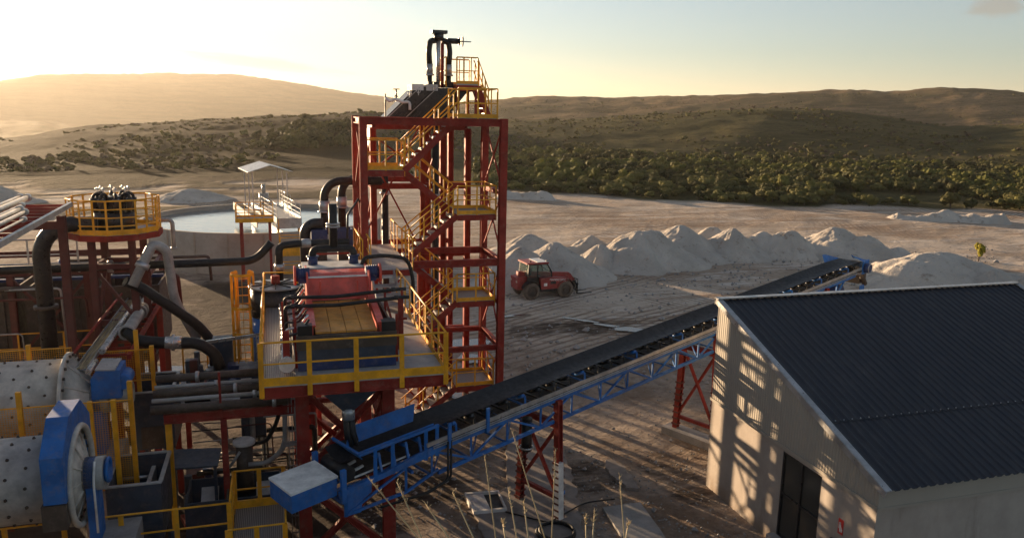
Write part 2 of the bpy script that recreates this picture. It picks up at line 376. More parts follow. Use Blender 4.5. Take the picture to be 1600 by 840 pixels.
    h1 = mixc(nt, mth(nt, 'MULTIPLY', dry, 0.8), h1, (0.030, 0.021, 0.010))
    c = mixc(nt, veg, c, h1)
    nt.links.new(c, b.inputs['Base Color']); b.inputs['Specular IOR Level'].default_value = 0.05
    nt.links.new(mth(nt, 'SUBTRACT', 0.95, mth(nt, 'MULTIPLY', damp_dark, 0.12)), b.inputs['Roughness'])
    hh = mth(nt, 'ADD', mth(nt, 'MULTIPLY', nz(nt, 0.55, 9, 0.72, P), 1.0), mth(nt, 'MULTIPLY', trk, -0.30))
    hh = mth(nt, 'ADD', hh, mth(nt, 'MULTIPLY', veg, mth(nt, 'MULTIPLY', mth(nt, 'ADD', nz(nt, 0.09, 8, 0.75, P), nz(nt, 0.3, 5, 0.75, P)), 3.0)))
    bump(nt, b, hh, 0.7, 0.6)
    return m
M['ground'] = ground_mat()

# ------------------------------------------------------------------ terrain
def az_te(px, py):
    d = ray(px, py); return math.atan2(d.x, d.y), d.z/math.hypot(d.x, d.y)
def prof(pts):
    q = [az_te(*p) for p in pts]; return np.array([a for a, _ in q]), np.array([t for _, t in q])
skyL = prof([(-500, 240), (0, 219), (60, 211), (100, 205), (200, 197), (300, 190), (400, 183), (500, 180), (560, 176), (650, 170), (760, 172)])
skyM = prof([(-700, 190), (-300, 150), (0, 126), (60, 117), (130, 115), (200, 116), (240, 115), (350, 115), (385, 119), (450, 128), (540, 143), (600, 151), (660, 160), (760, 172), (1600, 205)])
skyN = prof([(-700, 215), (-200, 198), (0, 192), (60, 190), (120, 199), (220, 215), (400, 215), (560, 210), (800, 210), (1600, 225)])
skyR1 = prof([(520, 186), (700, 191), (780, 193), (880, 189), (960, 183), (1050, 176), (1120, 171), (1200, 168), (1290, 172), (1400, 187), (1480, 200), (1600, 196), (1800, 190), (2100, 205)])
skyR2 = prof([(520, 182), (620, 170), (700, 160), (780, 156), (840, 152), (900, 152), (960, 153), (1050, 151), (1120, 149), (1200, 147), (1280, 143), (1330, 141), (1390, 144), (1440, 140), (1490, 137), (1540, 139), (1600, 145), (1750, 150), (2100, 190)])
edge_p = [on_z(*p) for p in ((-300, 282), (0, 276), (150, 271), (300, 268), (450, 265), (560, 268), (640, 280), (720, 292), (790, 297), (1000, 312), (1200, 322), (1590, 330), (1900, 334))]
edge = (np.array([math.atan2(p.x, p.y) for p in edge_p]), np.array([math.hypot(p.x, p.y) for p in edge_p]))
fine = np.radians(np.arange(-46, 66, 0.24)); coarse = np.radians(np.arange(66, 314, 4.0))
AZ = np.concatenate([fine, coarse]); NA = len(AZ)
DD = np.concatenate([[0.02, 1.0], np.geomspace(2.0, 5200, 430)]); ND = len(DD)
def smooth_interp(d, xs, zs):
    i = np.clip(np.searchsorted(xs, d)-1, 0, len(xs)-2)
    t = np.clip((d-xs[i])/(xs[i+1]-xs[i]), 0, 1); t = t*t*(3-2*t)
    return zs[i]*(1-t)+zs[i+1]*t
def terrain_base(a, d):
    """height at azimuth a, array of distances d"""
    if a > PI: a -= 2*PI
    tL, tM, tN, t1, t2 = (np.interp(a, *s) for s in (skyL, skyM, skyN, skyR1, skyR2)); de = float(np.interp(a, *edge))
    wl_ = np.clip((az_px(740)-a)/(az_px(740)-az_px(540)), 0, 1); wl_ = wl_*wl_*(3-2*wl_)
    xl = np.array([0, de+4, 360, 620, 1300, 2000, 2600, 3400, 5200]); zl = np.array([0, 0, 12+360*tL, 360*tL-6, -55, 12+2000*tN, -40, 12+3400*tM, 12+3400*tM-200])
    xr = np.array([0, 228, 430, 570, 950, 1500, 2100, 2700, 3400, 5200]); z1 = 12+430*t1; z2 = 12+950*t2
    zr = np.array([0, 0, z1, min(z1, z2)-5, z2, -30, -60, -60, 12+3400*tM, 12+3400*tM-200])
    return smooth_interp(d, xl, zl)*wl_ + smooth_interp(d, xr, zr)*(1-wl_)
def bank(d): return np.maximum(0, np.minimum(10.6, 11.0-0.62*d))
def terrain_rough(x, y, d, veg):
    if d < 18: return 0.08*mnoise.fractal((x*0.6, y*0.6, 0), 1, 2, 4)
    if veg < 0.5:
        k = min(1, (d-18)/12)
        return k*(0.10*mnoise.fractal((x*0.13, y*0.13, 5), 1, 2, 5) + 0.03*mnoise.noise((x*0.9, y*0.9, 1)))
    amp = min(1, d/300)
    return amp*(1.3*mnoise.fractal((x*0.012, y*0.012, 2), 1, 2.1, 5) + 0.8*mnoise.fractal((x*0.05, y*0.05, 8), 1, 2.1, 4)) * (1 + d/1200) * (0.25 if d < 240 else 1.0)
verts = np.zeros((NA, ND, 3)); vegA = np.zeros((NA, ND)); dampDarkA = np.zeros((NA, ND)); hillA = np.zeros((NA, ND)); dryA = np.zeros((NA, ND)); farA = np.zeros((NA, ND))
for i, a in enumerate(AZ):
    b = terrain_base(a, DD); aa = a-2*PI if a > PI else a; de = float(np.interp(aa, *edge)); sa, ca = math.sin(a), math.cos(a)
    for j, d in enumerate(DD):
        x, y = d*sa, d*ca
        n1 = mnoise.fractal((x*0.06, y*0.06, 3), 1, 2, 4)
        lf = 1 if aa < az_px(560) else 0
        v = min(1, max(0, (d-(de-lf*26+n1*(5+24*lf)))/(3.0+5*lf)+0.5)) if d > 20 else (1.0 if d < 14 else max(0, (17-d)/3))
        if lf and 78 < d < de+5:
            q_ = mnoise.fractal((x*0.035, y*0.10, 11), 1, 2.1, 5); v = max(v, min(0.9, max(0, (q_+0.12)*4))*min(1, (d-78)/10))
        z = b[j]+terrain_rough(x, y, d, v if d > 20 else 0)
        if d < 20: z = max(z, float(bank(d))+0.4*z)
        if 40 < d and aa < az_px(560): # spoil strip and road along the left edge of the yard
            z += 0.5*max(0, 1-abs(d-de-3)/4)
        verts[i, j] = (x, y, z); vegA[i, j] = v
        n2 = mnoise.fractal((x*0.25, y*0.25, 7), 1, 2, 4)
        dm = 0
        for cx, cy, rx, ry, am in ((15.5, 40.5, 4.5, 1.6, 0.6), (10.5, 38.5, 3.0, 2.2, 0.5), (-5.0, 28, 9.0, 12, 0.95), (-4, 46, 10, 13, 1.0), (1.5, 24, 4, 4, 0.75), (9.6, 22.6, 1.6, 2.2, 0.55), (12.6, 22.0, 1.2, 2.6, 0.5)):  # wet patches; those round the plant also serve to darken its floor
            q = ((x-cx)/rx)**2+((y-cy)/ry)**2
            dm = max(dm, am*min(1, max(0, 1.25-q+n2*0.9)))
        dampDarkA[i, j] = dm*(1-v)
        dryA[i, j] = 1.0 if (aa < az_px(640) and d < 700) else 0.0
        hillA[i, j] = (min(1, max(0, (d-470+n1*60)/160)) if aa > az_px(650) else min(1, max(0, (d-175+n1*40)/120))*0.22)
        lk = 1.0 if y > 82 else min(1, max(0, (x-2+n1*3)/5))
        farA[i, j] = lk*min(1, max(0, (y+0.25*x-37+n1*6)/12))
vs = verts.reshape(-1, 3)
def idx(i, j): return i*ND+j
faces = [(idx(i, j), idx(i, j+1), idx((i+1) % NA, j+1), idx((i+1) % NA, j)) for i in range(NA) for j in range(ND-1)]
me = bpy.data.meshes.new('ground'); me.from_pydata(vs.tolist(), [], faces)
me.polygons.foreach_set('use_smooth', [True]*len(faces))
for nme, arr in (('veg', vegA), ('damp_dark', dampDarkA), ('far', farA), ('hill', hillA), ('dry', dryA)):
    at = me.attributes.new(nme, 'FLOAT', 'POINT'); at.data.foreach_set('value', arr.reshape(-1).astype(np.float32))
me.materials.append(M['ground']); me.update()
if me.polygons[5000].normal.z < 0: me.flip_normals()
g = bpy.data.objects.new('ground', me); COL.objects.link(g); g['kind'] = 'structure'
def ground_z(x, y):
    a = math.atan2(x, y); d = math.hypot(x, y); return float(terrain_base(a, np.array([d]))[0])

# haze: one even box of air round the whole scene
hz = MB().box(-5600, 5600, -5600, 5600, -320, 196).build('haze', [bpy.data.materials.new('haze_air')]); hz['kind'] = 'stuff'
hm = hz.data.materials[0]; hm.use_nodes = True; hnt = hm.node_tree; hnt.nodes.clear()
ho = hnt.nodes.new('ShaderNodeOutputMaterial'); hv = hnt.nodes.new('ShaderNodeVolumePrincipled')
hv.inputs['Color'].default_value = (0.95, 0.89, 0.80, 1); hv.inputs['Density'].default_value = HAZE_DENSITY; hv.inputs['Anisotropy'].default_value = HAZE_G
hnt.links.new(hv.outputs[0], ho.inputs['Volume'])

# ------------------------------------------------------------------ flat things of the yard: slabs, puddles
def blob(cx, cy, rx, ry, z, seed, n=40, rot=0.0, rough=0.35):
    pts = []
    for k in range(n):
        a = 2*PI*k/n; r = 1+rough*mnoise.fractal((math.cos(a)*1.3+seed, math.sin(a)*1.3, seed), 1, 2, 4)
        x, y = rx*r*math.cos(a), ry*r*math.sin(a)
        pts.append((cx+x*math.cos(rot)-y*math.sin(rot), cy+x*math.sin(rot)+y*math.cos(rot), z))
    return pts
for i, (cx, cy, rx, ry, rot) in enumerate(((18.9, 39.2, 0.9, 0.45, -0.4), (17.9, 40.4, 0.8, 0.22, -0.7), (17.1, 41.6, 0.9, 0.16, -0.7), (16.4, 42.3, 0.5, 0.12, -0.6), (13.4, 43.6, 1.0, 0.16, 0.1), (9.4, 38.6, 1.2, 0.8, 0.2), (8.9, 36.0, 0.6, 0.8, 0.2),
                                           (-10.5, 33.0, 2.2, 1.3, 0.1), (-8.2, 34.4, 0.9, 0.7, 0.4), (-12.5, 30.8, 1.2, 0.6, 0.0), (-7.0, 37.5, 2.4, 0.9, 0.1), (-11.5, 39.5, 1.9, 0.8, 0.3), (6.9, 31.8, 0.5, 0.9, 0.3))):
    p = MB().poly(blob(cx, cy, rx, ry, 0.115, i*3.1+0.4, rot=rot)).build('puddle', M['puddle']); p['kind'] = 'structure'

# ------------------------------------------------------------------ sand heaps
def heap(cx, cy, rx, ry, h, label, seed, rot=0.0, sharp=1.0, z0=-0.12, ridge=0.0):
    mb = MB(); mb.sm = True; na, nr = 110, 40; c, s = math.cos(rot), math.sin(rot)
    mb.v.append((0, 0, 0))
    for j in range(nr):
        t = (j+1)/nr
        for i in range(na):
            a = 2*PI*i/na
            rr = 1+0.26*mnoise.fractal((math.cos(a)*1.1+seed, math.sin(a)*1.1, seed*0.7), 1, 2, 4)
            lx, ly = math.cos(a)*rx*rr*t, math.sin(a)*ry*rr*t
            lx += ridge*math.copysign(min(1, abs(math.cos(a))*1.6), math.cos(a))*min(1, t*2.5)
            e = 0.12/sharp; prof_ = (math.sqrt(1+e*e)-math.sqrt(t*t+e*e))/(math.sqrt(1+e*e)-e)
            foot = 0.06*max(0, 1-abs(t-0.93)/0.2)
            x, y = cx+lx*c-ly*s, cy+lx*s+ly*c
            n = mnoise.fractal((x*0.55, y*0.55, seed), 1, 2.1, 5); n2 = mnoise.fractal((x*0.16, y*0.16, seed+4), 1, 2, 3)
            n3 = abs(mnoise.noise((x*1.1+seed, y*1.1, 3.3)))*0.10+0.07*mnoise.fractal((x*1.9, y*1.9, seed), 1, 2.1, 4)
            z = h*(prof_+foot-0.03)+(0.13*n*h*0.5+0.34*n2*h*0.5+n3)*min(1, 4*(1-t)+0.15)*min(1, t*3+0.3)
            mb.v.append((x-cx, y-cy, z+z0 if t < 0.999 else -0.25))
    mb.v[0] = (0, 0, mb.v[1][2]+0.01*h)
    for i in range(na):
        mb.face((0, 1+i, 1+(i+1) % na))
        for j in range(nr-1):
            mb.face((1+j*na+i, 1+(j+1)*na+i, 1+(j+1)*na+(i+1) % na, 1+j*na+(i+1) % na))
    o = mb.build('sand_pile', M['sand'], local=True); o.location = (cx, cy, 0)
    tag(o, label, 'sand pile', 'sand piles across the quarry yard'); return o
def heap_px(px, py, base_y, half_px, label, seed, asp=0.95, rot=0.0, sharp=1.0, ridge=0.0):
    f = on_z(px, base_y); D0 = math.hypot(f.x, f.y); rx = half_px/F_PX*D0*1.03
    k = (D0+rx*asp*0.92)/D0; cx, cy = f.x*k, f.y*k
    d = ray(px, py); D = math.hypot(cx, cy); h = CAM_H + d.z/math.hypot(d.x, d.y)*D
    return heap(cx, cy, rx*1.2, rx*1.2*asp, h+0.12, label, seed, rot, sharp, ridge=ridge*rx)
heap_px(812, 384, 457, 78, 'pale sand pile right behind the red telehandler, its left flank lit by low sun', 1.1, sharp=1.3)
heap_px(862, 377, 446, 82, 'wide grey sand pile rising over the bonnet of the telehandler', 2.3)
heap_px(826, 365, 402, 52, 'low rounded sand pile at the back, next to the red stair tower', 3.7)
heap_px(922, 365, 412, 50, 'small rounded sand pile in the back row, first left of the largest one', 4.9)
heap_px(994, 361, 428, 92, 'largest grey sand pile with dark clods on its crest, nearest in the row', 5.3, sharp=1.1)
heap_px(936, 381, 424, 44, 'low sunlit shoulder pile leaning on the left side of the largest sand pile', 15.3)
heap_px(1060, 351, 408, 75, 'pointed sand pile with a warm sunlit left slope behind the largest one', 6.1, sharp=1.3)
heap_px(1110, 355, 392, 36, 'small sand pile peeking out between two larger heaps in the back row', 7.7)
heap_px(1142, 354, 407, 56, 'broad sand pile with a rounded lit top in the middle of the row', 8.2)
heap_px(1190, 361, 402, 42, 'small grey sand pile between two rounded heaps right of the middle', 9.4)
heap_px(1230, 361, 406, 48, 'sand pile with dark stains near its top, left of the tallest right-hand pile', 10.6)
heap_px(1298, 353, 405, 72, 'tall sand pile at the right end of the long row with a sunlit left face', 11.5, sharp=1.0)
heap_px(1352, 366, 402, 40, 'trailing grey shoulder pile closing the right end of the long row', 12.8)
heap_px(1468, 391, 462, 100, 'wide orange lit sand pile beyond the conveyor head', 13.9, ridge=0.3)
heap_px(1402, 385, 404, 26, 'small bright sand mound standing left of the wide lit pile beyond the conveyor head', 14.2)
heap_px(1548, 420, 470, 56, 'low smooth grey sand pile over the right part of the dark roof', 16.4)
heap_px(1612, 424, 470, 40, 'sunlit sand pile cut off by the right edge of the picture', 17.6)
heap_px(903, 416, 452, 40, 'fresh whitish sand fan tipped in front of the telehandler forks', 18.2, sharp=1.4)
heap_px(-6, 286, 322, 48, 'big grey sand pile at the left edge behind the pipe rack', 19.2)
heap_px(300, 294, 316, 50, 'flat grey sand pile behind the round water tank', 20.4)
heap_px(1402, 332, 343, 14, 'tiny bright mound at the left end of the far white bank', 21.1)
def berm(pxs, py, h, label, seed):
    mb = MB(); mb.sm = True; pts = [on_z(px, y) for px, y in zip(pxs, py)]; n = 60; m = 9
    for i in range(n+1):
        t = i/n*(len(pts)-1); k = min(int(t), len(pts)-2); p = pts[k].lerp(pts[k+1], t-k); dr = V((p.x, p.y, 0)).normalized()
        e = min(1, 6*min(i/n, 1-i/n)+0.02)
        for j in range(m):
            u = j/(m-1)*2-1
            q = p+dr*u*2.0*(1+0.3*mnoise.noise((p.x*0.3, p.y*0.3, seed)))
            z = h*e*(1-abs(u)**1.4)*(1+0.7*mnoise.fractal((q.x*0.45, q.y*0.45, seed), 1, 2, 4)) - 0.08
            mb.v.append((q.x, q.y, z))
    for i in range(n):
        for j in range(m-1): mb.face((i*m+j, i*m+j+1, (i+1)*m+j+1, (i+1)*m+j))
    o = mb.build('sand_bank', M['sand']); tag(o, label, 'sand bank')
berm((1395, 1440, 1500, 1560, 1582), (341, 343, 345, 347, 349), 0.9, 'long low white bank of sand in front of the trees at the far right', 3)
berm((770, 800, 840, 872), (309, 309, 311, 313), 0.9, 'short white bank of sand in front of the trees beside the stair tower', 6)

# ------------------------------------------------------------------ trees and scrub
def crown(seed, r, h, nleaf, leaf, trunk=False, tall=1.0):
    rnd = random.Random(seed); mb = MB(); lobes = []
    for k in range(rnd.randint(6, 9)):
        a = rnd.uniform(0, 2*PI); q = r*math.sqrt(rnd.random())*0.72; rr = r*rnd.uniform(0.34, 0.58)
        lobes.append((V((q*math.cos(a), q*math.sin(a), h*rnd.uniform(0.28, 0.72))), rr))
    lobes.append((V((0, 0, h*0.6)), r*0.6))
    for k in range(nleaf):
        c, rr = rnd.choice(lobes)
        n = V((rnd.gauss(0, 1), rnd.gauss(0, 1), rnd.gauss(0.15, 1))).normalized()
        p = c + V((n.x*rr, n.y*rr, n.z*rr*0.8*tall))*(rnd.random()**0.3)*rnd.uniform(0.85, 1.15)
        if p.z < 0.05: p.z = rnd.uniform(0.0, 0.3)
        nn = (n+V((0, 0, 0.35))+V((rnd.gauss(0, .28), rnd.gauss(0, .28), rnd.gauss(0, .28)))).normalized(); u = nn.orthogonal().normalized(); w = nn.cross(u)
        s = leaf*rnd.uniform(0.6, 1.4); a = rnd.uniform(0, PI); u, w = u*math.cos(a)+w*math.sin(a), w*math.cos(a)-u*math.sin(a)
        mb.poly([p-u*s*0.6-w*s*0.3, p+u*s*0.6-w*s*0.4, p+w*s*0.8+nn*s*0.2])
    # dense inner mass so that the far side does not shine through
    for c, rr in lobes:
        b0 = len(mb.v); n, m = 8, 5
        for j in range(m+1):
            t = PI*j/m
            for i in range(n):
                a = 2*PI*i/n; k = rr*0.8*(1+0.22*mnoise.noise((c.x+math.cos(a)*2, c.y+math.sin(a)*2, j+seed)))
                mb.v.append((c.x+k*math.sin(t)*math.cos(a), c.y+k*math.sin(t)*math.sin(a), max(0, c.z+k*0.8*tall*math.cos(t))))
        for j in range(m):
            for i in range(n): mb.face((b0+j*n+i, b0+(j+1)*n+i, b0+(j+1)*n+(i+1) % n, b0+j*n+(i+1) % n))
    return mb
def trunk_mb(h, r):
    mb = MB(); mb.tube([(0, 0, -0.3), (0.04, 0.02, h*0.35), (0.1, -0.03, h*0.62)], [r, r*0.7, r*0.35], 7)
    for a in (0.3, 2.2, 4.1):
        mb.tube([(0.03, 0, h*0.3), (math.cos(a)*h*0.2, math.sin(a)*h*0.2, h*0.58)], [r*0.5, r*0.2], 5)
    return mb
KINDS = [('round_bush_tree', 'rounded olive green bush tree in the belt beyond the sand yard', 'leaf', 1.0), ('dark_bush_tree', 'dark green dense bush tree in the belt beyond the sand yard', 'leaf_d', 1.0),
         ('light_tree', 'slender yellow green tree in the belt beyond the sand yard', 'leaf_y', 1.35)]
protos = []
for k, (nm, lb, mt, tall) in enumerate(KINDS):
    for s in range(3):
        cm = crown(10*k+s, 1.0 if tall == 1 else 0.72, 1.5 if tall == 1 else 2.1, 620, 0.16, tall=tall)
        protos.append((nm, lb, mt, cm, trunk_mb(1.5*tall, 0.09)))
belt_pts = []
rnd = random.Random(5); tries = 0
while len(belt_pts) < 1500 and tries < 60000:
    tries += 1
    px = rnd.uniform(745, 1760); a = az_px(px); de = float(np.interp(a, *edge)); u = rnd.random()
    d = de+1.5+u*(238-de)
    x, y = d*math.sin(a), d*math.cos(a)
    if mnoise.noise((x*0.035, y*0.035, 4)) < -0.42 and u < 0.5: continue
    s = rnd.uniform(0.8, 1.7)*(0.8 if u < 0.06 else 1.0)*(1+0.45*mnoise.noise((x*0.03, y*0.03, 9)))
    if any((x-q[0])**2+(y-q[1])**2 < (0.62*(s+q[3]))**2 for q in belt_pts): continue
    belt_pts.append((x, y, d, s))
belt_pts.sort(key=lambda q: q[2])
made = {}
stuff_mb = MB()
for i, (x, y, d, s) in enumerate(belt_pts):
    n = mnoise.noise((x*0.05, y*0.05, 2))
    kind = 2 if (n > 0.12 and d > 135) else (1 if rnd.random() < 0.28 else 0); pi = kind*3+rnd.randint(0, 2)
    nm, lb, mt, cm, tm = protos[pi]; rz = rnd.uniform(0, 6.28); z = ground_z(x, y)-0.1
    if i < 300:
        if pi not in made:
            t = thing(nm, lb, 'tree', (x, y, z), rz, 'trees of the belt beyond the sand yard')
            cm.build('crown', M[mt], t, local=True); tm.build('trunk', M['bark'], t, local=True); t.scale = (s, s, s*rnd.uniform(0.8, 1.1)); made[pi] = t
        else: dup(made[pi], (x, y, z), rz, scale=(s, s, s*rnd.uniform(0.8, 1.1)))
far_belt = MB(); far_crowns = [crown(70+k, 1.0, 1.6, 170, 0.30) for k in range(4)]
def stamp(dst, src, x, y, z, s, rz, mi):
    b = len(dst.v); c, sn = math.cos(rz), math.sin(rz)
    dst.v += [(x+(vx*c-vy*sn)*s, y+(vx*sn+vy*c)*s, z+vz*s) for vx, vy, vz in src.v]
    dst.f += [tuple(b+q for q in f) for f in src.f]; dst.m += [mi]*len(src.f); dst.s += [False]*len(src.f)
for x, y, d, s in belt_pts[300:]:
    n = mnoise.noise((x*0.05, y*0.05, 2))
    stamp(far_belt, rnd.choice(far_crowns), x, y, ground_z(x, y)-0.1, s, rnd.uniform(0, 6), 2 if n > 0.1 else rnd.randint(0, 1))
o = far_belt.build('tree_belt', [M['leaf'], M['leaf_d'], M['leaf_y']])
tag(o, 'far part of the dense tree belt, merging into one green mass below the hills', 'woodland', kind='stuff')
# clump of trees on the left slope and scrub over the heath
clump = MB(); small = [crown(90+k, 1.0, 1.5, 46, 0.5) for k in range(4)]
def slope_xy(px, d): a = az_px(px); return d*math.sin(a), d*math.cos(a)
for k in range(130):
    px = rnd.gauss(478, 42); d = rnd.uniform(215, 275)
    if px > 575 or px < 395: continue
    x, y = slope_xy(px, d); stamp(clump, rnd.choice(far_crowns), x, y, ground_z(x, y)-0.3, rnd.uniform(1.6, 3.4)*max(0.5, 1-abs(px-490)/160), rnd.uniform(0, 6), rnd.randint(0, 1))
tag(clump.build('tree_clump', [M['leaf'], M['leaf_d']]), 'dark clump of trees on the hazy slope above the canopy of the tank bridge', 'woodland', kind='stuff')
scrub = MB()
for k in range(9000):
    if k < 2600:
        px = rnd.uniform(-200, 640); de = float(np.interp(az_px(px), *edge)); d = rnd.uniform(de+5, 370)
    else:
        px = rnd.uniform(560, 1750); d = 232+rnd.random()**1.4*620
    x, y = slope_xy(px, d)
    if mnoise.fractal((x*0.02, y*0.02, 1), 1, 2, 3) < (-0.02 if k < 2600 else -0.2): continue
    s = rnd.uniform(0.3, 0.85)*(1.0 if rnd.random() < 0.95 else 1.8)
    stamp(scrub, rnd.choice(small), x, y, ground_z(x, y)-0.15+(0.6*mnoise.fractal((x*0.012, y*0.012, 2), 1, 2.1, 5) if d > 240 else 0), s, rnd.uniform(0, 6), rnd.randint(0, 2) if rnd.random() < 0.5 else 1)
tag(scrub.build('scrub', [M['leaf'], M['leaf_d'], M['bark']]), 'low heath scrub dotted over the hillsides', 'scrub', kind='stuff')
p = on_z(1528, 410); t = thing('yellow_bush', 'bright yellow green bush alone on the pale sand at the right', 'bush', (p.x, p.y, 0))
crown(200, 0.42, 2.1, 260, 0.15, tall=2.2).build('foliage', M['leaf_bright'], t, local=True); trunk_mb(1.4, 0.05).build('stem', M['bark'], t, local=True)

# ------------------------------------------------------------------ rails and stairs used by all steelwork
def railing(parent, pts, h=1.02, toe=0.14, spacing=1.15, name='railing', sub_posts=False, mid=1, m='yellow', post_w=0.055, closed=False, drop=0.12):
    pts = [V(p) for p in pts]
    if closed: pts = pts+[pts[0]]
    mb = MB(); post_mbs = []
    seen = set()
    for a, b in zip(pts, pts[1:]):
        L = (b-a).length; n = max(1, round(L/spacing)); d = (b-a).normalized()
        for k in range(1, mid+1):
            mb.beam(a+V((0, 0, h*k/(mid+1))), b+V((0, 0, h*k/(mid+1))), 0.028, 0.035)
        mb.tube([a+V((0, 0, h)), b+V((0, 0, h))], 0.026, 6)
        if toe: mb.beam(a+V((0, 0, toe/2-0.02)), b+V((0, 0, toe/2-0.02)), 0.012, toe)
        for k in range(n+1):
            p = a.lerp(b, k/n); key = (round(p.x, 2), round(p.y, 2))
            if key in seen: continue
            seen.add(key); q = MB() if sub_posts else mb
            q.beam(p+V((0, 0, -drop)), p+V((0, 0, h)), 0.032, post_w, up=d)
            if sub_posts: post_mbs.append(q)
    o = mb.build(name, M[m], parent)
    for q in post_mbs: q.build('post', M[m], o)
    return o
def stair(parent, a, b, y0, y1, m='red', rails=True):
    """flight from a=(x,z) up to b=(x,z) across y0..y1; treads are gratings in painted frames"""
    mb = MB(); n = max(3, round((b[1]-a[1])/0.21))
    for y in (y0, y1): mb.beam((a[0], y, a[1]-0.06), (b[0], y, b[1]-0.06), 0.045, 0.22)
    o = mb.build('stair_flight', M[m], parent)
    tb = MB(); s = math.copysign(1, b[0]-a[0])
    for k in range(n):
        t = (k+0.5)/n; x, z = a[0]+(b[0]-a[0])*t, a[1]+(b[1]-a[1])*t
        tb.box(x-0.13, x+0.13, y0+0.03, y1-0.03, z, z+0.03)
        tb.box(x-s*0.13-0.008, x-s*0.13+0.008, y0+0.03, y1-0.03, z-0.05, z)
    tb.build('treads', M['grating'], o)
    if rails:
        for y in (y0, y1):
            rb = MB()
            for hh in (0.55, 1.0): rb.tube([(a[0], y, a[1]+hh), (b[0], y, b[1]+hh)], 0.024, 6)
            for k in range(4):
                t = (k+0.3)/3.6; x, z = a[0]+(b[0]-a[0])*t, a[1]+(b[1]-a[1])*t
                rb.beam((x, y, z-0.1), (x, y, z+1.0), 0.05, 0.03)
            rb.build('handrail', M['yellow'], o)
    return o
def landing(parent, x0, x1, y0, y1, z, sides, m='grating'):
    o = MB().box(x0, x1, y0, y1, z-0.04, z).build('landing', M[m], parent)
    fb = MB()
    for p, q in (((x0, y0), (x1, y0)), ((x1, y0), (x1, y1)), ((x1, y1), (x0, y1)), ((x0, y1), (x0, y0))):
        fb.beam((*p, z-0.15), (*q, z-0.15), 0.07, 0.2)
    fb.build('landing_frame', M['red'], o)
    c = {'f': ((x0, y0, z), (x1, y0, z)), 'r': ((x1, y0, z), (x1, y1, z)), 'b': ((x1, y1, z), (x0, y1, z)), 'l': ((x0, y1, z), (x0, y0, z))}
    for s in sides: railing(o, c[s], spacing=0.75, drop=0.25)
    return o

# ------------------------------------------------------------------ red stair tower
TY, TX0, TX1, TYB = 27.9, 2.95, 8.0, 30.6
t = thing('stair_tower', 'tall dark red steel stair tower with zigzag flights and yellow railed landings', 'stair tower', (5.5, 29.2, 0))
for x in (TX0, TX1):
    for y in (TY, TYB): MB().hbeam((x, y, 0), (x, y, 11.75), 0.26, 0.26, up=(0, 1, 0)).build('post', M['red'], t)
for z in (11.6, 6.5, 3.2):
    for y in (TY-0.02, TYB+0.02):
        if z == 3.2: MB().hbeam((5.4, y, z), (TX1-.13, y, z), 0.16, 0.2).build('beam', M['red'], t)
        else: MB().hbeam((TX0+.13, y, z), (TX1-.13, y, z), 0.2, 0.26).build('beam', M['red'], t)
    for x in (TX0, TX1): MB().hbeam((x, TY+.13, z), (x, TYB-.13, z), 0.16, 0.22).build('beam', M['red'], t)
MB().hbeam((5.4, TYB, 0), (5.4, TYB, 6.4), 0.2, 0.2, up=(0, 1, 0)).build('post', M['red'], t)
for x in (TX0, TX1):
    for z0, z1 in ((0.2, 3.1), (3.3, 6.4), (6.6, 9.05), (9.05, 11.5)):
        for a, b in ((TY, TYB), (TYB, TY)):
            MB().beam((x+(0.03 if a < b else -0.03), a, z0), (x+(0.03 if a < b else -0.03), b, z1), 0.05, 0.05).build('brace', M['red'], t)
for z0, z1 in ((0.2, 3.1), (3.3, 6.4), (6.6, 11.4)):
    for xa, xb in ((TX0, 5.4), (5.4, TX0)): MB().beam((xa, TYB+(0.03 if xa < xb else -0.03), z0), (xb, TYB+(0.03 if xa < xb else -0.03), z1), 0.06, 0.06).build('brace', M['red'], t)
for z in (9.05, 4.9): MB().hbeam((TX1, TY+.13, z), (TX1, TYB-.13, z), 0.14, 0.18).build('beam', M['red'], t)
ya, yb, yc, yd = 28.08, 28.88, 28.98, 29.78
LX0, LX1, RX0, RX1 = 3.1, 4.4, 6.35, 7.8
for z, sd_ in ((9.93, 'fbl'), (3.35, 'fbl')): landing(t, LX0, LX1, ya, yd, z, sd_)
for z in (8.3, 5.02, 1.68): landing(t, RX0, RX1, ya, yd, z, 'frb')
landing(t, RX0, RX1, ya, yd, 11.78, 'frb'); landing(t, 3.0, 4.4, 26.5, 31.6, 6.66, 'l', 'deck')
railing(t, [(4.4, 29.9, 6.66), (4.4, 31.6, 6.66)], spacing=0.8); railing(t, [(4.42, 26.5, 6.66), (4.42, 28.0, 6.66)], spacing=0.8)
stair(t, (LX1, 9.93), (RX0, 11.78), ya, yb); stair(t, (RX0, 8.3), (LX1, 9.93), yc, yd); stair(t, (LX1, 6.66), (RX0, 8.3), ya, yb)
stair(t, (RX0, 5.02), (LX1, 6.66), yc, yd); stair(t, (LX1, 3.35), (RX0, 5.02), ya, yb); stair(t, (RX0, 1.68), (LX1, 3.35), yc, yd)
stair(t, (4.35, 0.05), (RX0, 1.68), ya, yb)

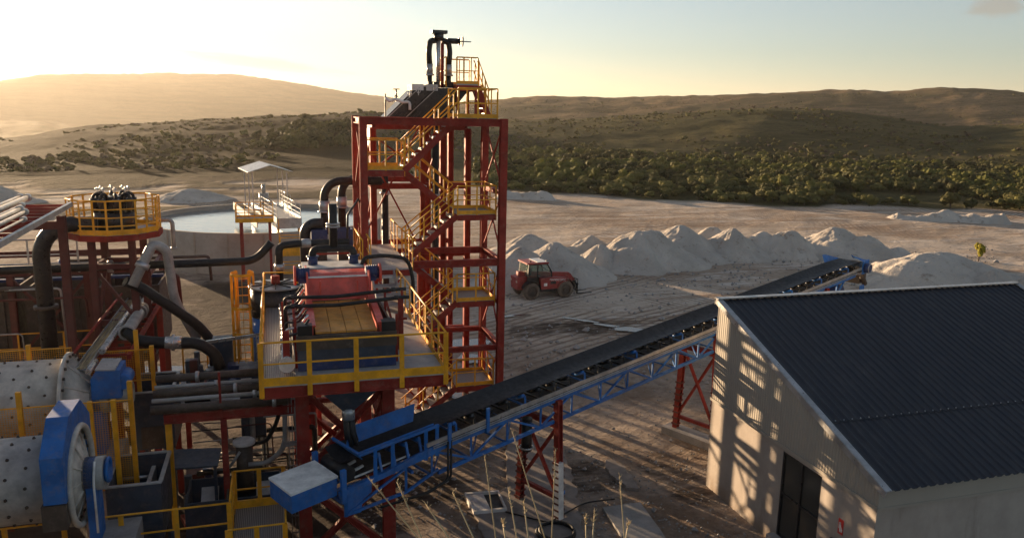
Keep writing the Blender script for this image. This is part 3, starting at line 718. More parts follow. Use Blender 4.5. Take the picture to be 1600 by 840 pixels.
# ------------------------------------------------------------------ support frame of the sieve behind the stairs
s = thing('sieve_support_tower', 'dark red steel frame behind the stair tower carrying the black sieve on top', 'steel frame', (5.6, 33, 0))
SX = (3.72, 6.52, 7.55); SY = (31.6, 34.9)
for x in SX:
    for y in SY: MB().hbeam((x, y, 0), (x, y, 11.3), 0.24, 0.24, up=(1, 0, 0)).build('post', M['red'], s)
MB().hbeam((5.7, 31.6, 0), (5.7, 31.6, 11.3), 0.2, 0.2, up=(1, 0, 0)).build('post', M['red'], s)
for z in (11.35, 9.0, 6.2, 3.0):
    for y in SY: MB().hbeam((SX[0]+.12, y, z), (SX[2]-.12, y, z), 0.16, 0.22).build('beam', M['red'], s)
    for x in (SX if z > 10 else SX[:1]): MB().hbeam((x, SY[0]+.12, z), (x, SY[1]-.12, z), 0.16, 0.2).build('beam', M['red'], s)
for x in SX[:2]:
    for z0, z1 in ((9.1, 11.2),) if x > 4 else ((0.1, 2.9), (3.1, 6.1), (6.3, 8.9), (9.1, 11.2)):
        for a, b in (SY, SY[::-1]): MB().beam((x+(0.03 if a < b else -0.03), a, z0), (x+(0.03 if a < b else -0.03), b, z1), 0.07).build('brace', M['red'], s)
for z0, z1 in ((0.1, 2.9), (9.1, 11.2)):
    for xa, xb in ((SX[0], SX[1]), (SX[1], SX[0])): MB().beam((xa, SY[1]+(0.04 if xa < xb else -0.04), z0), (xb, SY[1]+(0.04 if xa < xb else -0.04), z1), 0.07).build('brace', M['red'], s)
MB().box(3.7, 7.6, 31.5, 35.0, 11.46, 11.5).build('deck', M['grating'], s)
MB().beam((3.72, 31.7, 10.9), (3.72, 34.8, 10.9), 0.05, 0.75).build('side_panel', M['galv'], s)
# upper platform with its own short stair
MB().box(7.0, 7.85, 31.2, 32.8, 13.0, 13.05).build('upper_deck', M['deck'], s); MB().box(6.98, 7.87, 31.18, 32.82, 12.78, 13.0).build('upper_deck_frame', M['red'], s)
for x in (7.05, 7.8):
    for y in (31.25, 32.75): MB().beam((x, y, 11.5), (x, y, 12.78), 0.12).build('upper_post', M['red'], s)
railing(s, [(7.0, 31.25, 13.05), (7.85, 31.25, 13.05)], spacing=0.3, mid=1); railing(s, [(7.0, 32.75, 13.05), (7.85, 32.75, 13.05)], spacing=0.4)
railing(s, [(6.6, 31.4, 13.05), (6.6, 32.6, 13.05)], spacing=0.5)
stair(s, (8.35, 11.8), (7.87, 13.02), 31.3, 32.0)
# ------------------------------------------------------------------ the sieve
v = thing('stack_sieve', 'black inclined multi deck sieve with two pale feed boxes on top of the red tower', 'sieve machine', (5.8, 32.2, 11.5))
for k in range(3):
    x = 4.15+0.72*k; zb = 11.62+0.02*k
    MB().prism([(x, 31.5, zb), (x+1.0, 31.5, zb), (x+2.0, 31.5, zb+1.28-0.04*k), (x+1.3, 31.5, zb+1.28-0.04*k)], (0, 1.7, 0)).build('sieve_deck', M['black'], v)
    MB().beam((x+0.12, 31.46, zb+0.05), (x+1.42, 31.46, zb+1.26), 0.02, 0.03).build('edge_strip', M['pipe_grey'], v)
    mb = MB()
    for q in range(5): mb.beam((x+0.3+q*0.2, 31.45, zb+0.02), (x+0.55+q*0.2, 31.45, zb+0.26+0.02*q), 0.03, 0.04)
    mb.build('tie_rod', M['black'], v)
for x in (5.25, 5.82): MB().box(x, x+0.46, 31.45, 32.6, 12.76, 13.0).build('feed_box', M['conc_lt'], v)
MB().box(4.3, 7.2, 31.55, 33.1, 11.5, 11.6).build('base_frame', M['black'], v)
for x in (4.62, 5.15, 5.5, 6.1):
    mb = MB(); mb.torus((x, 31.4, 12.45+0.32*(x-4.6)), (0, 1, 0), 0.075, 0.018, 14, 5); mb.beam((x, 31.4, 12.3+0.3*(x-4.6)), (x, 31.4, 12.6+0.32*(x-4.6)), 0.03); mb.build('lifting_ring', M['steel'], v)
mb = MB(); mb.tube(bend([(4.2, 31.35, 12.45), (4.35, 31.35, 12.30), (4.6, 31.35, 12.42), (4.85, 31.35, 12.28), (5.15, 31.35, 12.32), (5.15, 31.35, 12.0)], 0.15), 0.055, 8); mb.build('wash_pipe', M['white'], v)
mb = MB(); mb.torus((4.62, 31.35, 12.78), (0, 0, 1), 0.13, 0.018, 16, 5); mb.cyl((4.62, 31.35, 12.42), (4.62, 31.35, 12.8), 0.03, 8); mb.build('handwheel', M['black'], v)
MB().beam((4.2, 31.4, 11.5), (4.2, 31.4, 12.6), 0.05).build('stand', M['black'], v)
# feed manifold above the sieve
f = thing('feed_manifold', 'upright pipe manifold with two black hoses and handwheel valve at the tower top', 'pipe manifold', (6.45, 31.9, 13))
mb = MB(); mb.cyl((6.38, 31.9, 12.9), (6.38, 31.9, 14.9), 0.085); mb.build('riser', M['steel'], f)
mb = MB(); mb.cyl((6.56, 31.95, 12.9), (6.56, 31.95, 14.8), 0.07); mb.build('riser', M['red'], f)
mb = MB(); mb.cyl((6.4, 31.9, 14.72), (6.4, 31.9, 14.98), 0.2, 18); mb.box(6.1, 6.72, 31.7, 32.1, 14.98, 15.1); mb.build('distributor', M['black'], f)
for sx, x in ((-1, 6.1), (1, 6.75)):
    mb = MB(); mb.tube(bend([(6.4+sx*0.12, 31.9, 14.72), (x-0.0+sx*0.04, 31.9, 14.68), (x+sx*0.10, 31.9, 14.3), (x+sx*0.06, 31.9, 13.75)], 0.3), 0.115, 12); mb.build('hose', M['rubber'], f)
    mb = MB(); mb.cyl((x+sx*0.06, 31.9, 13.42), (x+sx*0.06, 31.9, 13.8), 0.13); mb.cyl((x+sx*0.06, 31.9, 13.36), (x+sx*0.06, 31.9, 13.42), 0.18); mb.build('coupling', M['galv'], f)
    mb = MB(); mb.cyl((x+sx*0.06, 31.9, 12.9), (x+sx*0.06, 31.9, 13.36), 0.1); mb.box(x-0.15, x+0.22, 31.75, 32.05, 12.9, 13.12); mb.build('inlet', M['rubber'], f)
mb = MB(); mb.cyl((6.75, 31.9, 14.72), (7.2, 31.9, 14.72), 0.11); mb.cyl((7.2, 31.9, 14.72), (7.26, 31.9, 14.72), 0.15); mb.cyl((7.26, 31.9, 14.72), (7.72, 31.9, 14.72), 0.02, 6); mb.build('valve', M['black'], f)
mb = MB(); mb.torus((7.36, 31.9, 14.72), (1, 0, 0), 0.19, 0.02, 18, 5); mb.beam((7.36, 31.9, 14.53), (7.36, 31.9, 14.91), 0.02); mb.build('handwheel', M['black'], f)
# vertical slurry lines inside the frame
for x, y, z0, z1, r_, lb in ((6.14, 31.2, 0.3, 11.4, 0.13, 'black slurry pipe standing between the two middle posts of the red frame'), (4.25, 32.2, 0.3, 9.4, 0.14, 'black slurry pipe rising at the left side inside the red frame')):
    q = thing('slurry_pipe', lb, 'pipe', (x, y, z0))
    mb = MB(); mb.cyl((x, y, z0), (x, y, z1), r_, 14); mb.build('pipe_run', M['rubber'], q)
    for zf in (2.6, 5.8, 8.6):
        if zf < z1: mb = MB(); mb.cyl((x, y, zf), (x, y, zf+0.12), r_+0.06, 14); mb.build('flange', M['galv'], q)

# ------------------------------------------------------------------ screen platform
DZ = 5.7; PX0, PX1, PY0, PY1 = -0.48, 3.84, 18.16, 26.3
p = thing('screen_platform', 'raised platform with yellow railings on thick red legs, carrying the red vibrating screen', 'platform', (1.7, 22, 0))
MB().box(PX0, PX1, PY0, PY1, DZ-0.05, DZ).build('deck', M['deck'], p)
MB().box(PX0+0.02, 0.30, PY0+0.02, PY1-0.02, DZ+0.004, DZ+0.012).build('grating_strip', M['grating'], p)
for y in (PY0+0.09, 20.0, 23.0, PY1-0.1): MB().hbeam((PX0+0.02, y, DZ-0.2), (PX1-0.02, y, DZ-0.2), 0.16, 0.28).build('cross_beam', M['red'], p)
for x in (PX0+0.08, PX1-0.08): MB().hbeam((x, PY0+0.18, DZ-0.2), (x, PY1-0.19, DZ-0.2), 0.16, 0.28).build('side_beam', M['red'], p)
LEG = (0.44, 2.62); LY = (19.75, 25.6)
for x in LEG:
    for y in LY: MB().hbeam((x, y, 0), (x, y, DZ-0.36), 0.32, 0.34, up=(0, 1, 0), t=0.04).build('leg', M['red'], p)
for y in LY:
    for a, b in ((LEG[0], LEG[1]), (LEG[1], LEG[0])):
        o_ = 0.05 if a < b else -0.05
        MB().hbeam((a, y+o_, 0.3), (b, y+o_, 2.35), 0.14, 0.16).build('brace', M['red'], p)
        MB().hbeam((a, y+o_, 2.6), (b, y+o_, 5.0), 0.14, 0.16).build('brace', M['red'], p)
    MB().hbeam((LEG[0]+.16, y, 2.48), (LEG[1]-.16, y, 2.48), 0.14, 0.16).build('tie', M['red'], p)
for x in LEG:
    for a, b in (LY, LY[::-1]): MB().beam((x+(0.06 if a < b else -0.06), a, 0.4), (x+(0.06 if a < b else -0.06), b, 4.9), 0.1).build('brace', M['red'], p)
    MB().hbeam((x, LY[0]+.17, 3.4), (x, LY[1]-.17, 3.4), 0.16, 0.2).build('tie', M['red'], p)
railing(p, [(PX0, PY0, DZ), (PX1, PY0, DZ)], spacing=1.08, sub_posts=True, post_w=0.115, drop=0.3, toe=0.2)
railing(p, [(PX1, PY0+0.02, DZ), (PX1, PY1, DZ)], spacing=0.9, sub_posts=True, post_w=0.1, drop=0.3, toe=0.16)
railing(p, [(PX0, PY0+0.02, DZ), (PX0, PY1, DZ)], spacing=1.15, sub_posts=True, post_w=0.115, drop=0.3, toe=0.16)
railing(p, [(PX0+0.02, PY1, DZ), (2.6, PY1, DZ)], spacing=1.0, sub_posts=True)
st = MB()
for k in range(4): st.box(2.98, 3.7, 24.2+k*0.5, 24.62+k*0.5, DZ+0.2*(k+1), DZ+0.2*(k+1)+0.04)
for x in (2.96, 3.72): st.beam((x, 24.1, DZ+0.1), (x, 26.2, DZ+0.95), 0.04, 0.2)
st.build('short_stair', M['galv'], p)

# discharge cone below the platform
c = thing('discharge_cone', 'dark steel cone with a black rubber chute hanging under the front of the screen platform', 'hopper', (1.5, 18.85, 5.3))
mb = MB(); mb.mi = 0
top = [(0.85, 18.35, 5.36), (2.25, 18.35, 5.36), (2.25, 19.5, 5.36), (0.85, 19.5, 5.36)]; bot = [(1.38, 18.7, 4.72), (1.66, 18.7, 4.72), (1.66, 18.95, 4.72), (1.38, 18.95, 4.72)]
mb.hexa(bot+top); mb.build('cone', M['slate'], c)
mb = MB(); mb.cyl((1.52, 18.82, 4.46), (1.52, 18.82, 4.76), 0.16, 16); mb.build('collar', M['galv'], c)
mb = MB()
for k in range(6):
    a = k*PI/3; mb.tube([(1.52+0.09*math.cos(a), 18.82+0.09*math.sin(a), 4.5), (1.55+0.10*math.cos(a), 18.8+0.1*math.sin(a), 4.1), (1.60+0.13*math.cos(a+.3), 18.75+0.13*math.sin(a+.3), 3.8)], 0.055, 7)
mb.build('rubber_chute', M['rubber'], c)

# ------------------------------------------------------------------ vibrating screen on the deck
v = thing('vibrating_screen', 'red vibrating screen with orange panels and dark blue motors on the railed platform', 'screen machine', (1.55, 21, DZ))
MB().box(0.36, 2.74, 18.98, 22.6, 5.715, 5.95).build('base', M['navy'], v); MB().box(0.37, 2.73, 19.0, 22.6, 5.95, 6.24).build('underpan', M['slate'], v)
def open_box(mb, x0, x1, y0, y1, z0, z1, t=0.05):
    mb.box(x0, x1, y0, y0+t, z0, z1).box(x0, x1, y1-t, y1, z0, z1).box(x0, x0+t, y0+t, y1-t, z0, z1).box(x1-t, x1, y0+t, y1-t, z0, z1)
    mb.box(x0+t, x1-t, y0+t, y1-t, z0, z0+t); return mb
mb = MB(); open_box(mb, 0.34, 2.76, 18.96, 22.6, 6.24, 6.6, 0.06); mb.build('hopper_rim', M['brown'], v)
def pz(y): return 6.64+(y-19.1)*0.075
for k in range(4):
    for q in range(3):
        x0 = 0.80+k*0.375; y0 = 19.12+q*0.82
        MB().hexa([(x0, y0, pz(y0)-0.05), (x0+0.36, y0, pz(y0)-0.05), (x0+0.36, y0+0.80, pz(y0+0.8)-0.05), (x0, y0+0.80, pz(y0+0.8)-0.05),
                   (x0, y0, pz(y0)), (x0+0.36, y0, pz(y0)), (x0+0.36, y0+0.80, pz(y0+0.8)), (x0, y0+0.80, pz(y0+0.8))]).build('screen_panel', M['mesh_panel'], v)
for x in (0.70, 2.36):
    MB().prism([(x, 19.1, 6.3), (x, 19.1, 6.78), (x, 21.2, 7.0), (x, 21.6, 7.62), (x, 22.7, 7.62), (x, 22.9, 6.3)], (0.05, 0, 0)).build('side_plate', M['red_bright'], v)
    MB().hexa([(x-0.06, 19.1, 6.78), (x+0.11, 19.1, 6.78), (x+0.11, 21.2, 7.0), (x-0.06, 21.2, 7.0), (x-0.06, 19.1, 6.82), (x+0.11, 19.1, 6.82), (x+0.11, 21.2, 7.04), (x-0.06, 21.2, 7.04)]).build('side_flange', M['red_bright'], v)
MB().prism([(0.76, 21.55, 6.85), (0.76, 21.75, 7.45), (0.76, 22.0, 7.52), (0.76, 22.5, 7.52), (0.76, 22.5, 6.85)], (1.6, 0, 0)).build('drive_bridge', M['red_bright'], v)
MB().beam((0.76, 21.7, 7.47), (2.36, 21.7, 7.47), 0.05, 0.04).build('bridge_lip', M['white'], v)
for x in (1.06, 2.06): MB().box(x-0.02, x+0.02, 21.50, 21.56, 6.9, 7.4).build('rib', M['red_bright'], v)
for x in (0.60, 2.48):
    mb = MB(); mb.cyl((x-0.16, 21.9, 7.52), (x+0.2, 21.9, 7.52), 0.19, 16); mb.box(x-0.10, x+0.12, 21.74, 22.06, 7.30, 7.5)
    for k in range(5): mb.torus((x-0.1+k*0.06, 21.9, 7.52), (1, 0, 0), 0.19, 0.012, 16, 4)
    mb.build('motor', M['navy'], v)
    mb = MB(); mb.cyl((x-0.22 if x < 1 else x+0.2, 21.9, 7.5), (x-0.16 if x < 1 else x+0.27, 21.9, 7.5), 0.27, 18); mb.build('motor_flange', M['red_bright'], v)
for x in (0.38, 2.40): MB().box(x, x+0.34, 19.0, 19.36, 6.6, 6.84).build('rubber_buffer', M['rubber'], v)
MB().box(0.68, 2.36, 22.72, 23.6, 6.9, 7.5).build('feed_box', M['navy'], v); MB().box(0.64, 2.40, 22.70, 23.64, 7.5, 7.54).build('feed_box_lid', M['conc_lt'], v)
for x in (0.3, 2.78): 
    mb = MB(); mb.box(x, x+0.06, 19.3, 19.36, 5.7, 6.95).box(x, x+0.06, 21.5, 21.56, 5.7, 7.0).beam((x+.03, 19.3, 6.3), (x+.03, 21.56, 6.9), 0.05); mb.build('guard_post', M['red'], v)
# spray water manifold and hoses
w = thing('spray_manifold', 'pale spray water pipe with a row of small valve wheels beside the vibrating screen', 'pipe manifold', (0.12, 21, DZ))
mb = MB(); mb.cyl((0.10, 18.75, 5.98), (0.10, 23.6, 5.98), 0.14, 16); mb.build('header', M['steel'], w)
mb = MB(); mb.cyl((0.10, 18.72, 5.98), (0.10, 18.75, 5.98), 0.19, 16); mb.build('end_flange', M['conc_lt'], w)
for k in range(9):
    y = 19.2+k*0.5
    mb = MB(); mb.tube(bend([(0.10, y, 6.1), (0.10, y, 6.55+0.05*(k % 3)), (0.42, y, 6.62), (0.66, y, 6.95)], 0.12), 0.03, 7); mb.build('branch', M['steel'] if k % 2 else M['black'], w)
    mb = MB(); mb.torus((-0.02, y, 6.32), (1, 0, 0), 0.085, 0.016, 14, 5); mb.cyl((-0.02, y, 6.32), (0.10, y, 6.32), 0.02, 6); mb.build('valve_wheel', M['galv'], w)
    if k % 3 == 0: MB().box(0.02, 0.18, y-0.2, y-0.16, 5.7, 6.75).build('stand', M['red'], w)
for k, (y, z, z2) in enumerate(((20.35, 7.02, 7.12), (20.9, 7.12, 7.22))):
    h = thing('spray_hose', ('lower black rubber hose crossing over the orange screen panels', 'upper black rubber hose crossing over the orange screen panels')[k], 'hose', (0.2, y, z))
    mb = MB(); mb.tube(bend([(0.12, y, 5.95), (0.12, y, z-0.02), (0.3, y, z), (1.4, y, z-0.03), (3.1, y, z2), (3.3, y, z2)], 0.12), 0.05, 9); mb.build('hose_run', M['rubber'], h)
    mb = MB()
    for x in (0.25, 2.9): mb.cyl((x, y, z if x < 1 else z2), (x+0.1, y, z if x < 1 else z2), 0.065, 9)
    mb.build('clamp', M['black'], h)
h = thing('hose_stand', 'dark red post pair holding the ends of the two black hoses right of the screen', 'stand', (3.05, 20.6, DZ))
mb = MB(); mb.box(3.0, 3.08, 20.3, 20.38, 5.7, 7.1).box(3.16, 3.22, 20.85, 20.92, 5.7, 7.2).box(2.98, 3.24, 20.34, 20.4, 6.5, 6.56); mb.build('post', M['red'], h)
# inverted U feed pipe on the feed box, black hose to the right
u = thing('feed_pipe', 'black inverted U pipe standing with two grey collars on the feed box of the screen', 'pipe', (1.5, 23.2, 7.5))
mb = MB(); mb.tube(bend([(0.95, 23.2, 7.56), (0.95, 23.2, 8.0), (2.12, 23.2, 8.0), (2.12, 23.2, 7.56)], 0.22, 7), 0.105, 14); mb.build('pipe_run', M['rubber'], u)
mb = MB(); mb.cyl((1.55, 23.2, 8.05), (1.55, 23.2, 9.3), 0.12, 14); mb.build('riser', M['rubber'], u)
for z in (8.62, 8.70): mb = MB(); mb.cyl((1.55, 23.2, z), (1.55, 23.2, z+0.05), 0.2, 16); mb.build('flange', M['galv'], u)
for x in (0.95, 2.12): mb = MB(); mb.cyl((x, 23.2, 7.54), (x, 23.2, 7.78), 0.14, 14); mb.cyl((x, 23.2, 7.76), (x, 23.2, 7.80), 0.18, 14); mb.build('collar', M['navy'], u)
h = thing('water_hose', 'thick black hose looping from the feed box over to the platform stair', 'hose', (2.4, 23, 7.5))
mb = MB(); mb.tube(bend([(2.3, 22.9, 7.45), (2.4, 22.9, 7.75), (3.0, 23.2, 7.75), (3.8, 23.6, 7.55), (3.95, 23.6, 6.9), (3.95, 23.6, 6.0)], 0.3, 6), 0.06, 9); mb.build('hose_run', M['rubber'], h)
mb = MB(); mb.cyl((2.28, 22.9, 7.42), (2.32, 22.9, 7.55), 0.08, 9); mb.build('coupling', M['galv'], h)

# ------------------------------------------------------------------ conveyor
CA = R(26.0); CD = V((math.cos(CA), math.sin(CA), 0)); CN = V((-math.sin(CA), math.cos(CA), 0)); CP = V((7.25, 21.05, 0)); SL = 0.066
def cv(s, w, dz=0.0): return CP + CD*s + CN*w + V((0, 0, 4.12+SL*s+dz))
def cbox(mb, s0, s1, w0, w1, z0, z1):
    return mb.hexa([cv(s0, w0, z0), cv(s1, w0, z0), cv(s1, w1, z0), cv(s0, w1, z0), cv(s0, w0, z1), cv(s1, w0, z1), cv(s1, w1, z1), cv(s0, w1, z1)])
k = cv(-3, 0); t = thing('belt_conveyor', 'long inclined belt conveyor on a blue lattice truss running up behind the shed', 'conveyor', (k.x, k.y, 0))
S0, S1 = -6.8, 20.2
mb = MB(); mb.sm = True; n = 60; prof_ = ((-0.52, 0.17), (-0.40, 0.10), (-0.22, 0.0), (0.22, 0.0), (0.40, 0.10), (0.52, 0.17))
for i in range(n+1):
    s_ = S0+(S1-S0)*i/n; fl = min(1, max(0, (S1-0.1-s_)/1.8))
    for w_, z_ in prof_: q = cv(s_, w_, 0.06+z_*fl+(1-fl)*0.10); mb.v.append(tuple(q))
for i in range(n):
    for j in range(5): mb.face((i*6+j, (i+1)*6+j, (i+1)*6+j+1, i*6+j+1))
mb.sm = False; cbox(mb, S0, S1, -0.5, 0.5, -0.33, -0.315)
mb.build('belt', M['belt'], t)
i = 0; s_ = -3.6
while s_ < 19.4:
    mb = MB(); mb.mi = 0
    for w in (-1, 1):
        mb.cyl(cv(s_, w*0.22, -0.02), cv(s_, w*0.54, 0.13), 0.05, 8); mb.beam(cv(s_+0.02, w*0.60, -0.2), cv(s_+0.02, w*0.57, 0.12), 0.05, 0.05)
        mb.beam(cv(s_, w*0.66, -0.12), cv(s_, w*0.54, -0.12), 0.22, 0.05)
    mb.cyl(cv(s_, -0.22, -0.02), cv(s_, 0.22, -0.02), 0.05, 8); mb.beam(cv(s_, -0.6, -0.14), cv(s_, 0.6, -0.14), 0.05, 0.05)
    mb.build('idler', M['black'] if i % 4 else M['blue'], t); s_ += 0.62; i += 1
for w in (-0.68, 0.68):
    mb = MB(); mb.beam(cv(-4.6, w, -0.10), cv(19.9, w, -0.10), 0.04, 0.11); mb.build('side_rail', M['galv'], t)
    mb = MB(); mb.tube([cv(-4.4, w*1.02, -0.2), cv(19.4, w*1.02, -0.2)], 0.022, 6); mb.tube([cv(-4.4, w*1.03, -0.255), cv(19.4, w*1.03, -0.255)], 0.018, 6); mb.build('cable_conduit', M['galv'], t)
mb = MB(); TW = 0.62; zt, zb = -0.34, -1.0; cells = [-4.4+1.3*k for k in range(19)]
for w in (-TW, TW):
    mb.beam(cv(-4.5, w, zt), cv(19.4, w, zt), 0.09, 0.11); mb.beam(cv(-4.2, w, zb), cv(18.4, w, zb), 0.08, 0.09)
    for k, s_ in enumerate(cells):
        if s_ > 18.4: continue
        mb.beam(cv(s_, w, zt), cv(s_, w, zb), 0.05); mb.beam(cv(s_, w, zb if k % 2 else zt), cv(min(18.4, s_+1.3), w, zt if k % 2 else zb), 0.055)
for k, s_ in enumerate(cells):
    if s_ > 18.4: continue
    for z in (zt, zb): mb.beam(cv(s_, -TW, z), cv(s_, TW, z), 0.05)
    mb.beam(cv(s_, -TW, zb), cv(min(18.4, s_+1.3), TW, zb), 0.04); mb.beam(cv(s_, -TW, zt-0.03), cv(min(18.4, s_+1.3), TW, zt-0.03), 0.04)
mb.build('truss', M['blue'], t)
for s_ in (-3.9, -2.6):
    mb = MB(); cbox(mb, s_-0.05, s_+0.05, -0.74, -0.69, -0.4, 0.28); mb.build('stub_post', M['blue'], t)
# tail frame, loading skirt, counterweight box
mb = MB()
for w in (-0.62, 0.62):
    mb.beam(cv(-7.08, w, -0.48), cv(-4.3, w, -0.36), 0.10, 0.14); mb.beam(cv(-6.9, w, -1.05), cv(-5.2, w, -1.15), 0.06, 0.06); mb.beam(cv(-5.2, w, -1.15), cv(-4.2, w, -0.9), 0.06)
    for s_ in (-5.2, -6.9): mb.beam(cv(s_, w, -1.1), cv(s_, w, -0.45), 0.06)
    mb.beam(cv(-6.9, w, -1.05), cv(-5.2, w, -0.5), 0.05)
    mb.prism([cv(-6.95, w, -0.5), cv(-6.2, w, -0.45), cv(-6.2, w, -0.75), cv(-6.45, w, -0.85), cv(-6.5, w, -1.15), cv(-6.95, w, -1.1)], CN*0.03)
for s_ in (-7.0, -5.0): mb.beam(cv(s_, -0.62, -0.7), cv(s_, 0.62, -0.7), 0.07)
for w in (-0.66, 0.66): cbox(mb, -7.05, -6.93, w-0.05, w+0.05, -0.7, 0.12)
mb.build('tail_frame', M['blue'], t)
mb = MB(); mb.cyl(cv(-6.75, -0.5, -0.14), cv(-6.75, 0.5, -0.14), 0.19, 18); mb.build('tail_pulley', M['rubber'], t)
mb = MB(); cbox(mb, -6.6, -5.0, -0.52, -0.48, -0.28, -0.25)
for w in (-0.25, 0.1): mb.beam(cv(-6.9, w, -0.30), cv(-6.2, w, -0.2), 0.06, 0.05)
mb.build('return_scraper', M['conc_lt'], t)
mb = MB()
def plate(mb, pts, th=0.03):
    a, b, c = V(pts[0]), V(pts[1]), V(pts[2]); n_ = (b-a).cross(c-a).normalized(); return mb.prism(pts, n_*th)
plate(mb, [cv(-6.3, 0.36, 0.10), cv(-4.3, 0.36, 0.10), cv(-4.05, 0.62, 0.46), cv(-6.1, 0.62, 0.46)])
plate(mb, [cv(-4.3, -0.36, 0.10), cv(-6.3, -0.36, 0.10), cv(-6.5, -0.58, 0.34), cv(-4.3, -0.58, 0.34)])
plate(mb, [cv(-6.3, -0.36, 0.02), cv(-6.3, 0.36, 0.02), cv(-6.55, 0.6, 0.32), cv(-6.55, -0.58, 0.32)])
plate(mb, [cv(-6.52, -0.6, 0.26), cv(-6.52, 0.62, 0.26), cv(-6.56, 0.62, 0.34), cv(-6.56, -0.6, 0.34)], 0.06)
mb.build('loading_skirt', M['blue'], t)
mb = MB(); mb.beam(cv(-6.55, -0.64, 0.33), cv(-4.2, -0.64, 0.30), 0.07, 0.07)
for s_ in (-6.1, -5.6, -4.6, -4.25): mb.beam(cv(s_, -0.64, -0.5), cv(s_, -0.64, 0.34), 0.09, 0.06)
mb.beam(cv(-6.0, -0.64, -0.42), cv(-4.2, -0.64, -0.22), 0.07, 0.09)
mb.build('skirt_frame', M['blue'], t)
for s_ in (-5.9, -5.5, -5.1, -4.7):
    mb = MB(); mb.beam(cv(s_, -0.6, -0.34), cv(s_, -0.46, 0.1), 0.06, 0.05); mb.cyl(cv(s_, -0.5, 0.02), cv(s_, -0.2, -0.03), 0.05, 8); mb.build('impact_idler', M['blue'], t)
mb = MB(); cbox(mb, -8.25, -7.1, -0.56, 0.50, -0.50, -0.06); mb.build('counterweight_box', M['blue'], t)
mb = MB(); cbox(mb, -8.27, -7.08, -0.58, 0.52, -0.06, -0.01); mb.build('counterweight_lid', M['white'], t)
# head end
mb = MB(); mb.cyl(cv(20.15, -0.55, -0.1), cv(20.15, 0.55, -0.1), 0.26, 20); mb.build('head_pulley', M['black'], t)
mb = MB(); plate(mb, [cv(18.9, 0.58, 0.1), cv(20.3, 0.58, 0.12), cv(19.2, 0.75, 0.46), cv(18.9, 0.75, 0.50)]); cbox(mb, 19.9, 20.5, -0.74, -0.70, -0.36, 0.24); plate(mb, [cv(20.0, -0.66, 0.2), cv(20.45, -0.66, 0.18), cv(20.45, 0.0, 0.2), cv(20.0, -0.1, 0.42)])
mb.build('head_shield', M['blue'], t)
mb = MB(); mb.cyl(cv(20.15, -0.95, -0.1), cv(20.15, -0.74, -0.1), 0.22, 18); mb.build('gear_motor', M['navy'], t); mb = MB(); mb.torus(cv(20.15, -0.96, -0.1), CN, 0.2, 0.02, 20, 5); mb.build('gear_ring', M['galv'], t)
mb = MB(); cbox(mb, 20.2, 20.9, -0.5, 0.5, -0.9, -0.5); mb.tube([cv(20.2, -0.6, -0.5), cv(20.6, -0.6, -0.95)], 0.12, 8); mb.build('scraper', M['brown'], t)
mb = MB(); cbox(mb, 20.1, 20.55, -0.62, -0.58, -1.75, -0.95); mb.build('deflector', M['blue'], t)
mb = MB(); mb.cyl(cv(18.4, -0.5, -0.95), cv(18.4, 0.5, -0.95), 0.36, 20); mb.build('take_up_drum', M['navy'], t)
# electric loop cable near the tail
mb = MB()
for o_ in (0, 0.10): mb.tube(bend([cv(-3.95+o_, -0.72, -0.2), cv(-3.95+o_, -0.72, -1.25), cv(-4.6, -0.72, -1.35-o_*.3), cv(-6.0, -0.7, -1.2)], 0.15), 0.03, 7)
mb.build('cable_loop', M['rubber'], t)
def trestle(s_, label, striped, spread=0.86):
    c = cv(s_, 0); q = thing('conveyor_trestle', label, 'trestle', (c.x, c.y, 0), group='red trestles under the conveyor')
    zt_ = 4.12+SL*s_-0.36
    for w in (-1, 1):
        foot = cv(s_, w*spread); foot.z = 0; head = cv(s_, w*0.68); head.z = zt_
        mb = MB(); mb.hbeam(foot, head, 0.19, 0.2, up=CD, t=0.03)
        mb.build('leg', M['red'], q)
        for k in range(9):
            pz_ = foot.lerp(head, 0.05+0.055*k); MB().beam(pz_-V((0, 0, 0.03)), pz_+V((0, 0, 0.03)), 0.25, 0.26, up=CD).build('stiffener', M['red_dark'], q)
        if striped and w < 0:
            mb = MB()
            mb.beam(foot.lerp(head, 0.03)-CD*0.02-CN*0.03-V((0, 0, 0)), foot.lerp(head, 0.5)-CD*0.02-CN*0.03, 0.205, 0.21, up=CD); mb.build('white_band', M['white'], q)
        mb = MB(); mb.box(foot.x-0.2, foot.x+0.2, foot.y-0.2, foot.y+0.2, 0.02, 0.06); mb.build('base_plate', M['concrete'], q)
    fa, fb, ha, hb = (cv(s_, w) for w in (-spread, spread, -0.7, 0.7)); fa.z = fb.z = 0.75; ha.z = hb.z = zt_-0.75
    for k, (a, b) in enumerate(((fa, hb), (fb, ha))): MB().beam(a+CD*(0.05 if k else -0.05), b+CD*(0.05 if k else -0.05), 0.10, 0.08).build('brace', M['red'], q)
    MB().beam(fa, fb, 0.12, 0.12).build('tie', M['red'], q); MB().beam(ha, hb, 0.16, 0.2).build('tie', M['red'], q)
    MB().beam(cv(s_, -0.75, -0.42), cv(s_, 0.75, -0.42), 0.2, 0.16).build('cross_head', M['red'], q); return q
trestle(0.15, 'red X braced conveyor trestle with a white banded leg standing in the open yard', True)
trestle(8.35, 'red X braced conveyor trestle beside the left edge of the shed wall', False)
trestle(16.6, 'red conveyor trestle seen over the shed ridge below the conveyor head', False)
